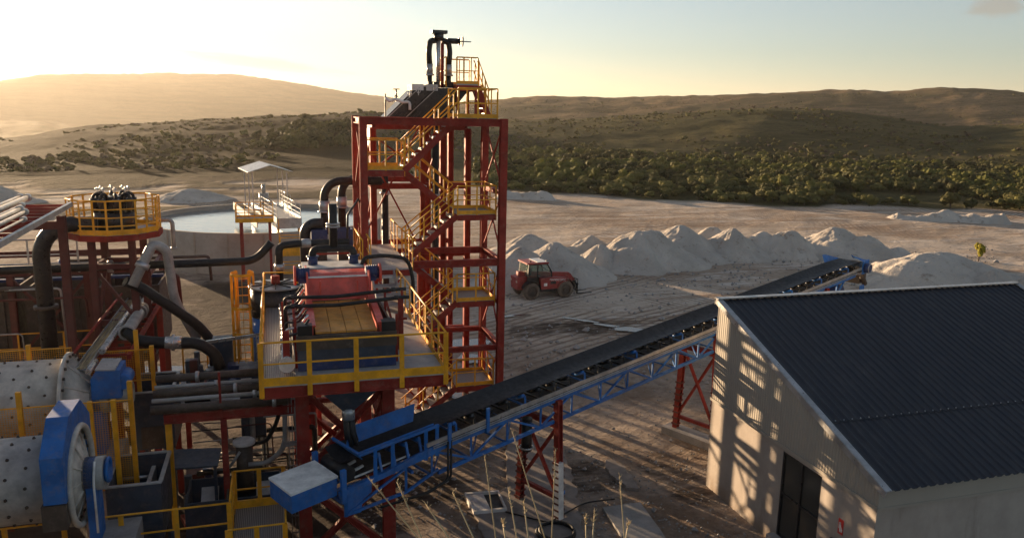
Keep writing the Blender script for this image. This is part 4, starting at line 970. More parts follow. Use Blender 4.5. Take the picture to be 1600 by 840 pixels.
for s_, lb in ((8.35, 'concrete footing strip under the trestle beside the shed'),):
    c = cv(s_, 0); d1, d2 = CD*0.35, CN*1.25; c.z = 0; mb = MB()
    mb.hexa([tuple(c+q) for q in (-d1-d2, d1-d2, d1+d2, -d1+d2)]+[tuple(c+q+V((0, 0, 0.28))) for q in (-d1-d2, d1-d2, d1+d2, -d1+d2)])
    tag(mb.build('concrete_footing', M['concrete']), lb, 'footing')
# drive unit and hydrant under the first trestle
g_ = cv(-0.9, 0.25); t = thing('sump_pump', 'small black upright pump with a steel clamp hanging between the legs of the banded trestle', 'pump', (g_.x, g_.y, 2.2))
mb = MB(); mb.cyl((g_.x+.5, g_.y-.1, 2.2), (g_.x+.5, g_.y-.1, 3.2), 0.16, 12); mb.build('body', M['black'], t)
mb = MB(); mb.torus((g_.x+.5, g_.y-.1, 2.3), (0, 0, 1), 0.2, 0.03, 14, 5); mb.build('clamp', M['steel'], t)
hy = on_z(872, 795); t = thing('valve_post', 'short blue valve post with a round cap next to the banded trestle leg', 'valve', (hy.x, hy.y, 0))
mb = MB(); mb.cyl((hy.x, hy.y, 0), (hy.x, hy.y, 0.55), 0.09, 12); mb.build('post', M['slate'], t); mb = MB(); mb.cyl((hy.x, hy.y, 0.55), (hy.x, hy.y, 0.62), 0.2, 16); mb.torus((hy.x, hy.y, 0.66), (0, 0, 1), 0.15, 0.02, 16, 5); mb.build('handwheel', M['blue'], t)

# ------------------------------------------------------------------ shed
BX0, BX1, BY0, BY1 = 13.36, 25.45, 13.95, 21.42
b = thing('shed', 'pale concrete and cladding shed with a large dark single pitch roof at the right', 'shed', (19, 17.5, 0))
def roofz(y): return 3.52+(y-13.75)*(6.28-3.52)/(21.5-13.75)
mb = MB(); W_ = 0.22
dy0, dy1 = 15.92, 17.58
mb.box(BX0, BX0+W_, BY0, dy0, -0.2, 3.0).box(BX0, BX0+W_, dy1, BY1, -0.2, 3.0).box(BX0, BX0+W_, dy0, dy1, 2.86, 3.0)
mb.box(BX0+W_, BX1, BY0, BY0+W_, -0.2, 3.0).box(BX0+W_, BX1, BY1-W_, BY1, -0.2, 3.0).box(BX1-W_, BX1, BY0+W_, BY1-W_, -0.2, 3.0)
mb.build('concrete_wall', M['conc_wall'], b)
def corr(mb, o, u, L, zfun0, zfun1, nrm, pitch=0.11, amp=0.009):
    o, u, nrm = V(o), V(u), V(nrm); n_ = int(L/pitch*4); b0 = len(mb.v)
    for k in range(n_+1):
        d = L*k/n_; ph = (k % 4); off = (0, 1, 1, 0)[ph]*amp; q = o+u*d+nrm*off
        mb.v.append((q.x, q.y, zfun0(d))); mb.v.append((q.x, q.y, zfun1(d)))
    for k in range(n_): mb.face((b0+2*k, b0+2*k+2, b0+2*k+3, b0+2*k+1))
    return mb
mb = MB(); corr(mb, (BX0-0.01, BY0, 0), (0, 1, 0), BY1-BY0, lambda d: 3.02, lambda d: roofz(BY0+d)-0.06, (-1, 0, 0)); mb.build('gable_cladding', M['clad'], b)
mb = MB(); corr(mb, (BX1+0.01, BY0, 0), (0, 1, 0), BY1-BY0, lambda d: 3.02, lambda d: roofz(BY0+d)-0.06, (1, 0, 0)); mb.build('gable_cladding', M['clad'], b)
mb = MB(); corr(mb, (BX0, BY1+0.01, 0), (1, 0, 0), BX1-BX0, lambda d: 3.02, lambda d: roofz(BY1)-0.06, (0, 1, 0)); mb.build('rear_cladding', M['clad'], b)
mb = MB(); mb.box(BX0-0.03, BX1+0.03, BY0-0.05, BY0-0.005, 3.0, 3.50); mb.build('eave_fascia', M['clad'], b)
mb = MB(); mb.beam((BX0-0.04, BY0-0.04, 3.0), (BX0-0.04, BY1+0.04, 3.0), 0.03, 0.09); mb.beam((BX0-0.04, BY0-0.06, 3.0), (BX1, BY0-0.06, 3.0), 0.02, 0.06); mb.build('flashing', M['clad'], b)
mb = MB(); RX0_, RX1_ = BX0-0.02, BX1+0.1; n_ = int((RX1_-RX0_)/0.25)*6; b0 = 0; ys = (13.72, 15.95, 15.951, 18.5, 21.45)
hs = (0, 0, 0, 0.0, 0.035, 0.035)
for yi, y in enumerate(ys):
    lift = 0.0 if yi < 2 else 0.012
    for k in range(n_+1): mb.v.append((RX0_+(RX1_-RX0_)*k/n_, y, roofz(y)+hs[k % 6]+lift-(0.012 if yi == 1 else 0)))
for yi in range(len(ys)-1):
    for k in range(n_): q = yi*(n_+1)+k; mb.face((q, q+1, q+n_+2, q+n_+1))
mb.build('roof', M['roof'], b)
rf = b.children[-1]
mb = MB()
for k in range(46): x = RX0_+0.3+k*0.26; mb.box(x-0.012, x+0.012, 15.97, 15.995, roofz(15.98)+0.03, roofz(15.98)+0.06)
mb.build('screw_row', M['galv'], rf)
mb = MB(); mb.beam((RX0_+0.045, 13.68, roofz(13.68)+0.055), (RX0_+0.045, 21.5, roofz(21.5)+0.055), 0.17, 0.03); mb.beam((RX0_-0.05, 13.68, roofz(13.68)-0.03), (RX0_-0.05, 21.5, roofz(21.5)-0.03), 0.02, 0.17)
mb.build('verge_trim', M['galv'], b)
mb = MB(); mb.beam((RX1_-0.045, 13.68, roofz(13.68)+0.055), (RX1_-0.045, 21.5, roofz(21.5)+0.055), 0.17, 0.03); mb.build('verge_trim', M['galv'], b)
mb = MB(); mb.box(RX0_-0.05, RX1_+0.02, 21.36, 21.58, roofz(21.47)+0.05, roofz(21.47)+0.08); mb.box(RX0_-0.05, RX1_+0.02, 21.56, 21.58, roofz(21.47)-0.15, roofz(21.47)+0.05); mb.build('ridge_cap', M['galv'], b)
d = MB(); x = BX0+0.02
for y in (dy0+0.03, (dy0+dy1)/2, dy1-0.03): d.box(x, x+0.09, y-0.03, y+0.03, 0.32, 2.86)
for z in (0.35, 1.62, 2.83): d.box(x+0.005, x+0.085, dy0+0.06, dy1-0.06, z-0.03, z+0.03)
dr = d.build('door', M['black'], b)
for y0_, y1_ in ((dy0+0.06, (dy0+dy1)/2-0.03), ((dy0+dy1)/2+0.03, dy1-0.06)):
    for z0_, z1_ in ((0.38, 1.59), (1.65, 2.80)): MB().box(x+0.04, x+0.05, y0_, y1_, z0_, z1_).build('pane', M['door_glass'], dr)
MB().box(BX0-0.25, BX0+0.3, dy0-0.1, dy1+0.1, -0.1, 0.32).build('door_step', M['concrete'], b)
# fire point
sg = thing('fire_sign', 'small red fire extinguisher sign with white pictogram on the shed wall', 'sign', (BX0-0.02, 15.06, 1.95))
MB().box(BX0-0.015, BX0-0.003, 14.97, 15.15, 1.72, 2.12).build('plate', M['sign_red'], sg)
mb = MB(); x = BX0-0.018
mb.box(x-0.003, x, 15.04, 15.09, 1.78, 1.98); mb.box(x-0.003, x, 15.055, 15.075, 1.98, 2.03); mb.box(x-0.003, x, 15.075, 15.11, 2.01, 2.03); mb.box(x-0.003, x, 15.10, 15.12, 1.86, 2.01)
mb.prism([(x, 14.985, 1.8), (x, 15.02, 1.78), (x, 15.03, 1.84), (x, 15.01, 1.95), (x, 15.0, 1.88), (x, 14.985, 1.88)], (-0.003, 0, 0)); mb.build('pictogram', M['white'], sg)
ex = thing('fire_extinguisher', 'red fire extinguisher hanging on the shed wall below the sign', 'extinguisher', (BX0-0.1, 15.22, 1.0))
mb = MB(); mb.tube([(BX0-0.1, 15.22, 0.95), (BX0-0.1, 15.22, 1.38), (BX0-0.1, 15.22, 1.45), (BX0-0.1, 15.22, 1.48)], [0.085, 0.085, 0.05, 0.03], 14); mb.build('cylinder', M['sign_red'], ex)
mb = MB(); mb.box(BX0-0.13, BX0-0.07, 15.10, 15.26, 1.48, 1.53); mb.tube(bend([(BX0-0.12, 15.12, 1.5), (BX0-0.18, 15.08, 1.4), (BX0-0.15, 15.1, 1.05)], 0.08), 0.015, 6); mb.build('head', M['black'], ex)

# ------------------------------------------------------------------ yard slabs and pits
def slab(name, pts_px, h, label, cat, m='concrete', z=0.0, rag=0.0):
    pts = [on_z(*q) for q in pts_px]
    if rag:
        out = []
        for a_, b_ in zip(pts, pts[1:]+pts[:1]):
            for k_ in range(14): q_ = a_.lerp(b_, k_/14); out.append(q_+V((mnoise.fractal((q_.x*1.7, q_.y*1.7, 1), 1, 2, 5), mnoise.fractal((q_.x*1.7, q_.y*1.7, 9), 1, 2, 5), 0))*rag)
        pts = out
    c = sum(pts, V((0, 0, 0)))/len(pts)
    o = MB().prism([(q.x, q.y, -0.15) for q in pts][::1], (0, 0, h+0.15)).build(name, M[m]); o['kind'] = 'structure' if cat is None else 'thing'
    if cat: tag(o, label, cat)
    return o
slab('foundation_slab', ((793, 690), (868, 688), (882, 712), (897, 756), (906, 800), (915, 860), (770, 870), (735, 800), (790, 770)), 0.10, None, None, m='mud', rag=0.16)
slab('concrete_slab', ((941, 797), (1000, 789), (1034, 836), (1050, 862), (985, 862)), 0.12, 'flat square concrete slab lying on the ground between the trestle and the shed', 'concrete slab')
mb = MB(); P4 = [on_z(*q) for q in ((725, 778), (779, 774), (792, 803), (740, 808))]
def lerp4(u, v): return P4[0].lerp(P4[1], u).lerp(P4[3].lerp(P4[2], u), v)
pit = thing('inspection_pit', 'open rectangular inspection pit with half a grey lid on the ground left of the trestle', 'pit', tuple(lerp4(.5, .5)))
def quadbox(mb, u0, u1, v0, v1, z0, z1):
    q = [lerp4(u0, v0), lerp4(u0, v1), lerp4(u1, v1), lerp4(u1, v0)]
    return mb.hexa([(p_.x, p_.y, z0) for p_ in q]+[(p_.x, p_.y, z1) for p_ in q])
mb = MB()
for a_ in ((0, 1, 0, .07), (0, 1, .93, 1), (0, .05, .07, .93), (.95, 1, .07, .93)): quadbox(mb, *a_, 0.0, 0.20)
mb.build('rim', M['conc_lt'], pit); quadbox(MB(), .05, .52, .07, .93, 0.14, 0.19).build('lid', M['galv'], pit)
quadbox(MB(), .52, .95, .07, .93, 0.05, 0.115).build('pit_floor', M['rubber'], pit)
slab('dried_mud', ((943, 722), (958, 722), (974, 732), (990, 748), (996, 764), (982, 766), (964, 754), (951, 740)), 0.09, None, None, m='mud', rag=0.14)
ring = on_z(868, 838); t = thing('cable_coil', 'black rubber hose coiled in a ring on the slab at the bottom edge', 'hose', (ring.x, ring.y, 0.1))
mb = MB(); mb.torus((ring.x, ring.y, 0.14), (0, 0, 1), 0.55, 0.045, 30, 6); mb.torus((ring.x+0.04, ring.y, 0.2), (0, 0, 1), 0.5, 0.045, 30, 6); mb.build('coil', M['rubber'], t)
hs_ = [on_z(*q) for q in ((790, 805), (840, 818), (858, 822), (905, 795), (918, 790), (960, 785))]
mb = MB(); mb.tube(bend([(q.x, q.y, 0.135) for q in hs_], 0.3), 0.025, 7); tag(mb.build('ground_hose', M['rubber']), 'thin black hose snaking over the slab between the pit and the square slab', 'hose')
# broken stones and clods in the near yard
st = MB(); rnd2 = random.Random(3)
for k in range(1500):
    px = rnd2.uniform(560, 1180); py = 600+240*rnd2.random()**0.8; q = on_z(px, py); r_ = rnd2.uniform(0.015, 0.06)*(1 if rnd2.random() < .93 else 2)
    if BX0-0.3 < q.x and q.y < BY1+0.3: continue
    b0 = len(st.v)
    for vx, vy, vz in ((1, 0, 0), (-.9, .2, 0), (0.1, 1, 0), (0, -1, .1), (0.1, .1, .8), (0, 0, -.8)): st.v.append((q.x+vx*r_*rnd2.uniform(.6, 1.3), q.y+vy*r_*rnd2.uniform(.6, 1.3), 0.03+vz*r_))
    for f_ in ((0, 2, 4), (2, 1, 4), (1, 3, 4), (3, 0, 4), (2, 0, 5), (1, 2, 5), (3, 1, 5), (0, 3, 5)): st.face(tuple(b0+i_ for i_ in f_))
for k in range(1600):
    px = rnd2.uniform(785, 1560); py = rnd2.uniform(385, 600) if k % 3 else rnd2.uniform(400, 450); q = on_z(px, py); r_ = rnd2.uniform(0.05, 0.14)*(1 if rnd2.random() < .95 else 2)
    if BX0-0.3 < q.x and q.y < BY1+0.3: continue
    b0 = len(st.v)
    for vx, vy, vz in ((1, 0, 0), (-.9, .2, 0), (0.1, 1, 0), (0, -1, .1), (0.1, .1, .8), (0, 0, -.8)): st.v.append((q.x+vx*r_*rnd2.uniform(.6, 1.3), q.y+vy*r_*rnd2.uniform(.6, 1.3), 0.04+vz*r_))
    for f_ in ((0, 2, 4), (2, 1, 4), (1, 3, 4), (3, 0, 4), (2, 0, 5), (1, 2, 5), (3, 1, 5), (0, 3, 5)): st.face(tuple(b0+i_ for i_ in f_))
tag(st.build('stones', M['concrete']), 'small loose stones scattered over the bare ground', 'stones', kind='stuff')

# ------------------------------------------------------------------ telehandler
tp = on_z(826, 466.5); TH = R(6)
t = thing('telehandler', 'dusty red telehandler with a glazed cab parked in front of the sand piles', 'telehandler', (tp.x+1.2, tp.y+0.75, 0.0), TH)
L = True
def tbuild(mb, n, m, par=t): return mb.build(n, M[m] if isinstance(m, str) else m, par, local=True)
mb = MB(); mb.prism([(-2.05, -0.55, 0.62), (-2.1, -0.55, 1.42), (-1.35, -0.55, 1.5), (-0.4, -0.55, 1.45), (0.4, -0.55, 1.3), (1.75, -0.55, 1.2), (1.95, -0.55, 0.95), (1.9, -0.55, 0.62)], (0, 1.1, 0)); tbuild(mb, 'chassis', 'tele_red')
mb = MB(); mb.prism([(-0.55, -1.02, 0.66), (-0.62, -1.02, 1.38), (0.2, -1.02, 1.42), (1.3, -1.02, 1.32), (1.35, -1.02, 1.12), (0.62, -1.02, 0.66)], (0, 0.5, 0)); hood = tbuild(mb, 'engine_hood', 'tele_red')
mb = MB(); mb.box(0.1, 0.5, -1.026, -1.02, 0.98, 1.16); tbuild(mb, 'grille', 'black', hood)
mb = MB(); mb.box(-0.38, -0.14, -1.028, -1.02, 0.86, 1.06); tbuild(mb, 'sticker', 'white', hood)
mb = MB(); mb.box(-0.55, 0.65, -0.95, -0.5, 0.48, 0.68); tbuild(mb, 'fuel_tank', 'black')
mb = MB(); mb.beam((-1.9, -0.05, 1.62), (1.85, -0.05, 1.36), 0.32, 0.3); mb.beam((1.85, -0.05, 1.36), (2.25, -0.05, 0.85), 0.28, 0.26); boom = tbuild(mb, 'boom', 'tele_red')
cu = bpy.data.curves.new('boom_lettering', 'FONT'); cu.body = 'MANISCOPIC'; cu.size = 0.2; cu.extrude = 0.002; cu.materials.append(M['white'])
tmp_ = bpy.data.objects.new('boom_lettering', cu); COL.objects.link(tmp_)
me_ = bpy.data.meshes.new_from_object(tmp_.evaluated_get(bpy.context.evaluated_depsgraph_get())); bpy.data.objects.remove(tmp_)
tx = bpy.data.objects.new('boom_lettering', me_); COL.objects.link(tx); tx.parent = hood; tx.location = (0.02, -1.03, 1.22); tx.rotation_euler = (PI/2, R(4), 0)
# cab
cabp = [(-1.45, 1.05), (-1.32, 2.28), (-0.05, 2.28), (0.28, 1.75), (0.34, 1.05)]
mb = MB()
for y in (-0.72, 0.72):
    for a, b in zip(cabp, cabp[1:]+cabp[:1]): mb.beam((a[0], y, a[1]), (b[0], y, b[1]), 0.08, 0.08)
    mb.beam((-0.75, y, 1.05), (-0.7, y, 2.28), 0.06, 0.06); mb.prism([(-1.45, y-0.02, 1.02), (0.34, y-0.02, 1.02), (0.34, y-0.02, 1.42), (-1.45, y-0.02, 1.42)], (0, 0.04, 0))
for a in cabp[1:4]: mb.beam((a[0], -0.72, a[1]), (a[0], 0.72, a[1]), 0.07)
cab = tbuild(mb, 'cab', 'black')
mb = MB(); mb.box(-1.5, 0.05, -0.78, 0.78, 2.30, 2.40); rf_ = tbuild(mb, 'roof', 'tele_red', cab)
mb = MB(); mb.box(-0.75, 0.0, -0.7, 0.7, 2.402, 2.43); tbuild(mb, 'roof_panel', 'white', cab)
for y in (-0.715, 0.715):
    tbuild(MB().prism([(-1.4, y, 1.44), (-1.33, y, 2.24), (-0.74, y, 2.24), (-0.78, y, 1.44)], (0, 0.008, 0)), 'window', M['glass'], cab)
    tbuild(MB().prism([(-0.72, y, 1.44), (-0.66, y, 2.24), (-0.08, y, 2.24), (0.24, y, 1.74), (0.3, y, 1.44)], (0, 0.008, 0)), 'window', M['glass'], cab)
tbuild(MB().prism([(-1.44, -0.68, 1.44), (-1.44, 0.68, 1.44), (-1.36, 0.68, 2.24), (-1.36, -0.68, 2.24)], (0.008, 0, 0)), 'window', M['glass'], cab)
mb = MB(); mb.box(-1.0, -0.55, -0.25, 0.25, 1.3, 1.45).box(-1.08, -0.95, -0.25, 0.25, 1.4, 1.95); tbuild(mb, 'seat', 'black', cab)
mb = MB(); mb.cyl((-1.1, -0.4, 2.4), (-1.1, -0.4, 2.5), 0.05, 8); mb.box(-0.05, 0.02, -0.6, -0.45, 2.4, 2.5).box(-0.05, 0.02, 0.45, 0.6, 2.4, 2.5); tbuild(mb, 'work_lamp', 'black', cab)
def wheel(x, y):
    mb = MB(); s_ = math.copysign(1, y); w = 0.38
    prof_w = ((-w/2, 0.36), (-w/2, 0.50), (-w*0.36, 0.555), (w*0.36, 0.555), (w/2, 0.50), (w/2, 0.36)); n = 28; b0 = 0; mb.sm = True
    for k in range(n):
        a = 2*PI*k/n
        for yy, r_ in prof_w: mb.v.append((x+r_*math.cos(a), y+yy, 0.555+r_*math.sin(a)))
    for k in range(n):
        for j in range(5): mb.face((k*6+j, k*6+j+1, ((k+1) % n)*6+j+1, ((k+1) % n)*6+j))
    mb.sm = False
    for k in range(n):
        a = 2*PI*k/n
        for sgn in (-1, 1): mb.beam((x+0.565*math.cos(a), y+sgn*0.02, 0.555+0.565*math.sin(a)), (x+0.555*math.cos(a+.12), y+sgn*0.18, 0.555+0.555*math.sin(a+.12)), 0.05, 0.05)
    wh = tbuild(mb, 'wheel', 'dusty')
    mb = MB(); mb.cyl((x, y+s_*0.06, 0.555), (x, y+s_*0.13, 0.555), 0.36, 24, 0.33); mb.cyl((x, y+s_*0.13, 0.555), (x, y+s_*0.20, 0.555), 0.14, 14); mb.cyl((x, y-s_*0.15, 0.555), (x, y+s_*0.06, 0.555), 0.34, 20); tbuild(mb, 'rim', 'brown', wh)
    mb = MB(); ap = arc((x, y-w*0.55, 0.555), (1, 0, 0), (0, 0, 1), 0.66, 10, R(18), R(162)); 
    for a, b in zip(ap, ap[1:]): mb.hexa([a, b, b+V((0, w*1.1, 0)), a+V((0, w*1.1, 0)), a+V((0, 0, .03)), b+V((0, 0, .03)), b+V((0, w*1.1, .03)), a+V((0, w*1.1, .03))])
    tbuild(mb, 'mudguard', 'black')
for x in (-1.2, 1.22):
    for y in (-0.85, 0.85): wheel(x, y)
    mb = MB(); mb.cyl((x, -0.7, 0.555), (x, 0.7, 0.555), 0.12, 10); tbuild(mb, 'axle', 'black')
mb = MB()
for z in (0.3, 0.72): mb.box(2.28, 2.36, -0.65, 0.65, z, z+0.1)
for y in (-0.6, -0.35, -0.1, 0.15, 0.4, 0.6): mb.box(2.3, 2.34, y-0.02, y+0.02, 0.3, 1.12)
mb.box(2.3, 2.34, -0.62, 0.62, 1.05, 1.1); mb.box(2.05, 2.3, -0.3, 0.3, 0.45, 0.95); car = tbuild(mb, 'fork_carriage', 'black')
for y in (-0.4, 0.4): mb = MB(); mb.box(2.36, 2.42, y-0.06, y+0.06, 0.05, 0.8).box(2.42, 3.5, y-0.06, y+0.06, 0.05, 0.10); tbuild(mb, 'fork', 'black', car)
for y in (-0.48, 0.48): tbuild(MB().box(-2.13, -2.09, y-0.08, y+0.08, 1.1, 1.22), 'tail_lamp', 'lamp_glass')
mb = MB(); mb.cyl((-0.72, -0.92, 1.4), (-0.72, -0.92, 1.58), 0.06, 10); tbuild(mb, 'mirror', 'black')

# ------------------------------------------------------------------ thickener tank with bridge
TC = V((-1.0, 69.0, 0)); TR = 9.6; TZ = 3.0
t = thing('thickener_tank', 'large round concrete tank full of bright water behind the plant', 'water tank', tuple(TC))
mb = MB(); n = 96; mb.sm = True
for k in range(n):
    a = 2*PI*k/n; c_, s_ = math.cos(a), math.sin(a)
    for r_, z in ((TR, -0.3), (TR, TZ), (TR-0.28, TZ), (TR-0.28, 0.2)): mb.v.append((TC.x+r_*c_, TC.y+r_*s_, z))
for k in range(n):
    for j in range(3):
        mb.sm = j != 1
        mb.face((k*4+j, ((k+1) % n)*4+j, ((k+1) % n)*4+j+1, k*4+j+1))
mb.build('wall', M['tank_conc'], t)
for k in range(24): a = 2*PI*k/24; mb = MB(); mb.beam((TC.x+(TR+0.02)*math.cos(a), TC.y+(TR+0.02)*math.sin(a), 0), (TC.x+(TR+0.02)*math.cos(a), TC.y+(TR+0.02)*math.sin(a), TZ-0.02), 0.12, 0.05, up=(math.cos(a), math.sin(a), 0)); mb.build('wall_joint', M['tank_conc'], t)
MB().poly([(TC.x+(TR-0.29)*math.cos(2*PI*k/n), TC.y+(TR-0.29)*math.sin(2*PI*k/n), 2.62) for k in range(n)]).build('water', M['water'], t)
b = thing('tank_bridge', 'steel walkway bridge with railings and a small gabled roof over the round tank', 'bridge', (0.8, 60, 3))
BD = (V((-1.0, 69.6, 0))-V((0.85, 59.6, 0))); BL = BD.length; BD.normalize(); BN = V((BD.y, -BD.x, 0)); B0 = V((0.85, 59.6, 0))
def bp(s_, w, z): q = B0+BD*s_+BN*w; return V((q.x, q.y, z))
def bbox(mb, s0, s1, w0, w1, z0, z1): return mb.hexa([bp(s0, w0, z0), bp(s0, w1, z0), bp(s1, w1, z0), bp(s1, w0, z0), bp(s0, w0, z1), bp(s0, w1, z1), bp(s1, w1, z1), bp(s1, w0, z1)])
bbox(MB(), 0, BL+1.2, -0.85, 0.85, 3.92, 4.0).build('deck', M['grating'], b)
mb = MB(); bbox(mb, 0, BL+1.2, -0.9, -0.80, 3.3, 4.06); bbox(mb, 0, BL+1.2, 0.80, 0.9, 3.3, 4.06); bbox(mb, -0.04, 0.02, -0.9, 0.9, 3.3, 4.06); mb.build('girder', M['galv'], b)
mb = MB(); bbox(mb, -0.3, BL+1.0, -2.35, -2.28, 3.5, 4.1); bbox(mb, 2.0, BL+1.0, -2.28, -0.9, 3.46, 3.5); mb.build('launder', M['conc_lt'], b)
for w in (-0.86, 0.86): railing(b, [bp(0.1, w, 4.0), bp(BL*0.62, w, 4.0)], m='galv', spacing=1.6, mid=2)
for w in (0.9,): railing(b, [bp(BL*0.66, w+0.6, 4.0), bp(BL+1.0, w+0.6, 4.0)], m='galv', spacing=1.2, mid=2)
bbox(MB(), BL*0.64, BL+1.2, -1.5, 1.55, 3.86, 3.95).build('drive_deck', M['galv'], b)
for s_ in (BL*0.70, BL*0.88, BL+1.0):
    for w in (-1.35, 1.35): MB().beam(bp(s_, w, 3.95), bp(s_, w, 6.85), 0.08, 0.08).build('canopy_post', M['galv'], b)
mb = MB(); r0, r1 = BL*0.70-0.5, BL+1.5
for sg_ in (-1, 1): mb.hexa([bp(r0, 0, 7.42), bp(r0, sg_*1.75, 6.88), bp(r1, sg_*1.75, 6.88), bp(r1, 0, 7.42), bp(r0, 0, 7.47), bp(r0, sg_*1.75, 6.93), bp(r1, sg_*1.75, 6.93), bp(r1, 0, 7.47)])
mb.build('canopy_roof', M['galv'], b)
mb = MB(); mb.cyl(bp(BL, 0, 4.0), bp(BL, 0, 4.9), 0.4, 14); mb.cyl(bp(BL, 0, 4.9), bp(BL, 0, 5.6), 0.16, 10); mb.cyl(bp(BL*0.85, 0.2, 4.2), bp(BL*0.92, 0.2, 4.2), 0.25, 10); mb.build('rake_drive', M['pipe_grey'], b)
mb = MB(); mb.beam(bp(0.3, -0.75, 0), bp(0.3, -0.75, 3.3), 0.16); mb.beam(bp(0.3, 0.75, 0), bp(0.3, 0.75, 3.3), 0.16); mb.build('support_post', M['yellow'], b)
a = thing('tank_platform', 'small yellow railed platform on a red post at the rim of the round tank', 'platform', (-1.5, 57.5, 0))
MB().box(-2.72, -0.25, 56.6, 58.4, 4.28, 4.36).build('deck', M['grating'], a); MB().box(-2.74, -0.23, 56.55, 56.6, 4.2, 4.42).build('toe_plate', M['yellow'], a)
railing(a, [(-2.72, 58.4, 4.36), (-2.72, 56.6, 4.36), (-0.25, 56.6, 4.36)], spacing=0.6)
railing(a, [(-2.72, 58.4, 4.36), (-0.25, 58.4, 4.36)], spacing=0.8)
for x, y in ((-2.4, 56.75), (-0.5, 56.75), (-2.4, 58.3)): MB().beam((x, y, 0), (x, y, 4.28), 0.18).build('post', M['red'], a)
mb = MB()
for q in range(9): z = 0.3+q*0.5; mb.beam((0.1, 56.8, z), (0.1, 57.4, z), 0.05)
for y in (56.8, 57.4): mb.beam((0.1, y, 0), (0.1, y, 4.3), 0.06)
mb.build('ladder', M['yellow'], a)
c = thing('access_cage', 'tall yellow access cage below the near end of the tank bridge', 'cage', (0.9, 56.5, 0))
mb = MB(); X0, X1, Y0, Y1 = 0.15, 1.65, 55.8, 57.0
for x in (X0, X1):
    for y in (Y0, Y1): mb.beam((x, y, 0), (x, y, 3.25), 0.08)
for z in (0.7, 1.3, 1.95, 2.5, 3.2):
    for y in (Y0, Y1): mb.beam((X0, y, z), (X1, y, z), 0.06)
    for x in (X0, X1): mb.beam((x, Y0, z), (x, Y1, z), 0.06)
mb.build('frame', M['yellow'], c); MB().box(X0+.1, X1-.1, Y0-0.03, Y0-0.01, 1.95, 2.5).build('panel', M['yellow'], c)

# ------------------------------------------------------------------ cyclone cluster platform
CX, CY, CZ = -4.93, 27.4, 8.1
t = thing('cyclone_platform', 'octagonal yellow railed platform on red posts at the left carrying the black cyclones', 'platform', (CX, CY, 0))
def octp(r_, z, n=10): return [(CX+r_*math.cos(2*PI*(k+0.5)/n), CY+r_*math.sin(2*PI*(k+0.5)/n), z) for k in range(n)]
MB().prism(octp(1.33, CZ-0.05), (0, 0, 0.05)).build('deck', M['deck'], t)
mb = MB(); oc = octp(1.36, CZ-0.12)
for q, w in zip(oc, oc[1:]+oc[:1]): mb.beam(q, w, 0.07, 0.18)
mb.build('edge_beam', M['red'], t)
railing(t, octp(1.33, CZ), closed=True, spacing=0.48, mid=3, toe=0.16, sub_posts=False)
for a_ in (0.6, 2.2, 3.9, 5.4): MB().hbeam((CX+0.85*math.cos(a_), CY+0.85*math.sin(a_), 0), (CX+0.85*math.cos(a_), CY+0.85*math.sin(a_), CZ-0.2), 0.2, 0.2, up=(0, 1, 0)).build('post', M['red_dark'], t)
for z in (7.0, 5.2): 
    for a1, a2 in ((0.6, 2.2), (2.2, 3.9), (3.9, 5.4), (5.4, 0.6)):
        MB().beam((CX+0.8*math.cos(a1), CY+0.8*math.sin(a1), z), (CX+0.8*math.cos(a2), CY+0.8*math.sin(a2), z), 0.12, 0.16).build('tie', M['red_dark'], t)
for a1, a2 in ((2.2, 3.9), (3.9, 5.4)): MB().beam((CX+0.8*math.cos(a1), CY+0.8*math.sin(a1), 6.9), (CX+0.8*math.cos(a2), CY+0.8*math.sin(a2), 5.3), 0.1).build('brace', M['red_dark'], t)
c = thing('cyclone_cluster', 'ring of black cyclones with curved overflow pipes standing inside the octagonal platform', 'cyclone cluster', (CX, CY, CZ))
mb = MB(); mb.cyl((CX, CY, CZ), (CX, CY, CZ+0.55), 0.62, 20); mb.cyl((CX, CY, CZ+0.55), (CX, CY, CZ+1.05), 0.3, 16); mb.build('sump', M['black'], c)
for k in range(8):
    a_ = 2*PI*k/8+0.3; ux, uy = math.cos(a_), math.sin(a_)
    mb = MB(); mb.tube([(CX+0.45*ux, CY+0.45*uy, CZ+0.25), (CX+0.56*ux, CY+0.56*uy, CZ+0.85), (CX+0.58*ux, CY+0.58*uy, CZ+1.0)], [0.05, 0.10, 0.10], 10); cy_ = mb.build('cyclone', M['black'], c)
    mb = MB(); mb.tube([(CX+0.58*ux, CY+0.58*uy, CZ+0.98)]+arc((CX+0.44*ux, CY+0.44*uy, CZ+1.0), (ux, uy, 0), (0, 0, 1), 0.14, 7, 0, PI)+[(CX+0.30*ux, CY+0.30*uy, CZ+0.8)], 0.05, 8); mb.build('overflow_pipe', M['rubber'], cy_)
    mb = MB(); mb.cyl((CX+0.44*ux, CY+0.44*uy, CZ+1.1), (CX+0.44*ux, CY+0.44*uy, CZ+1.36), 0.02, 6); mb.torus((CX+0.44*ux, CY+0.44*uy, CZ+1.3), (0, 0, 1), 0.05, 0.014, 10, 4); mb.build('valve', M['steel'], cy_)
q = thing('drain_pipe', 'grey bent pipe dipping into the water tank behind the octagonal platform', 'pipe', (-3.5, 28.4, 7))
mb = MB(); mb.tube(bend([(-3.9, 28.2, 8.25), (-3.35, 28.2, 8.25), (-3.35, 28.2, 7.3)], 0.15), 0.07, 10); mb.build('pipe_run', M['pipe_grey'], q); mb = MB(); mb.cyl((-3.35, 28.2, 7.28), (-3.35, 28.2, 7.34), 0.1, 10); mb.build('flange', M['galv'], q)

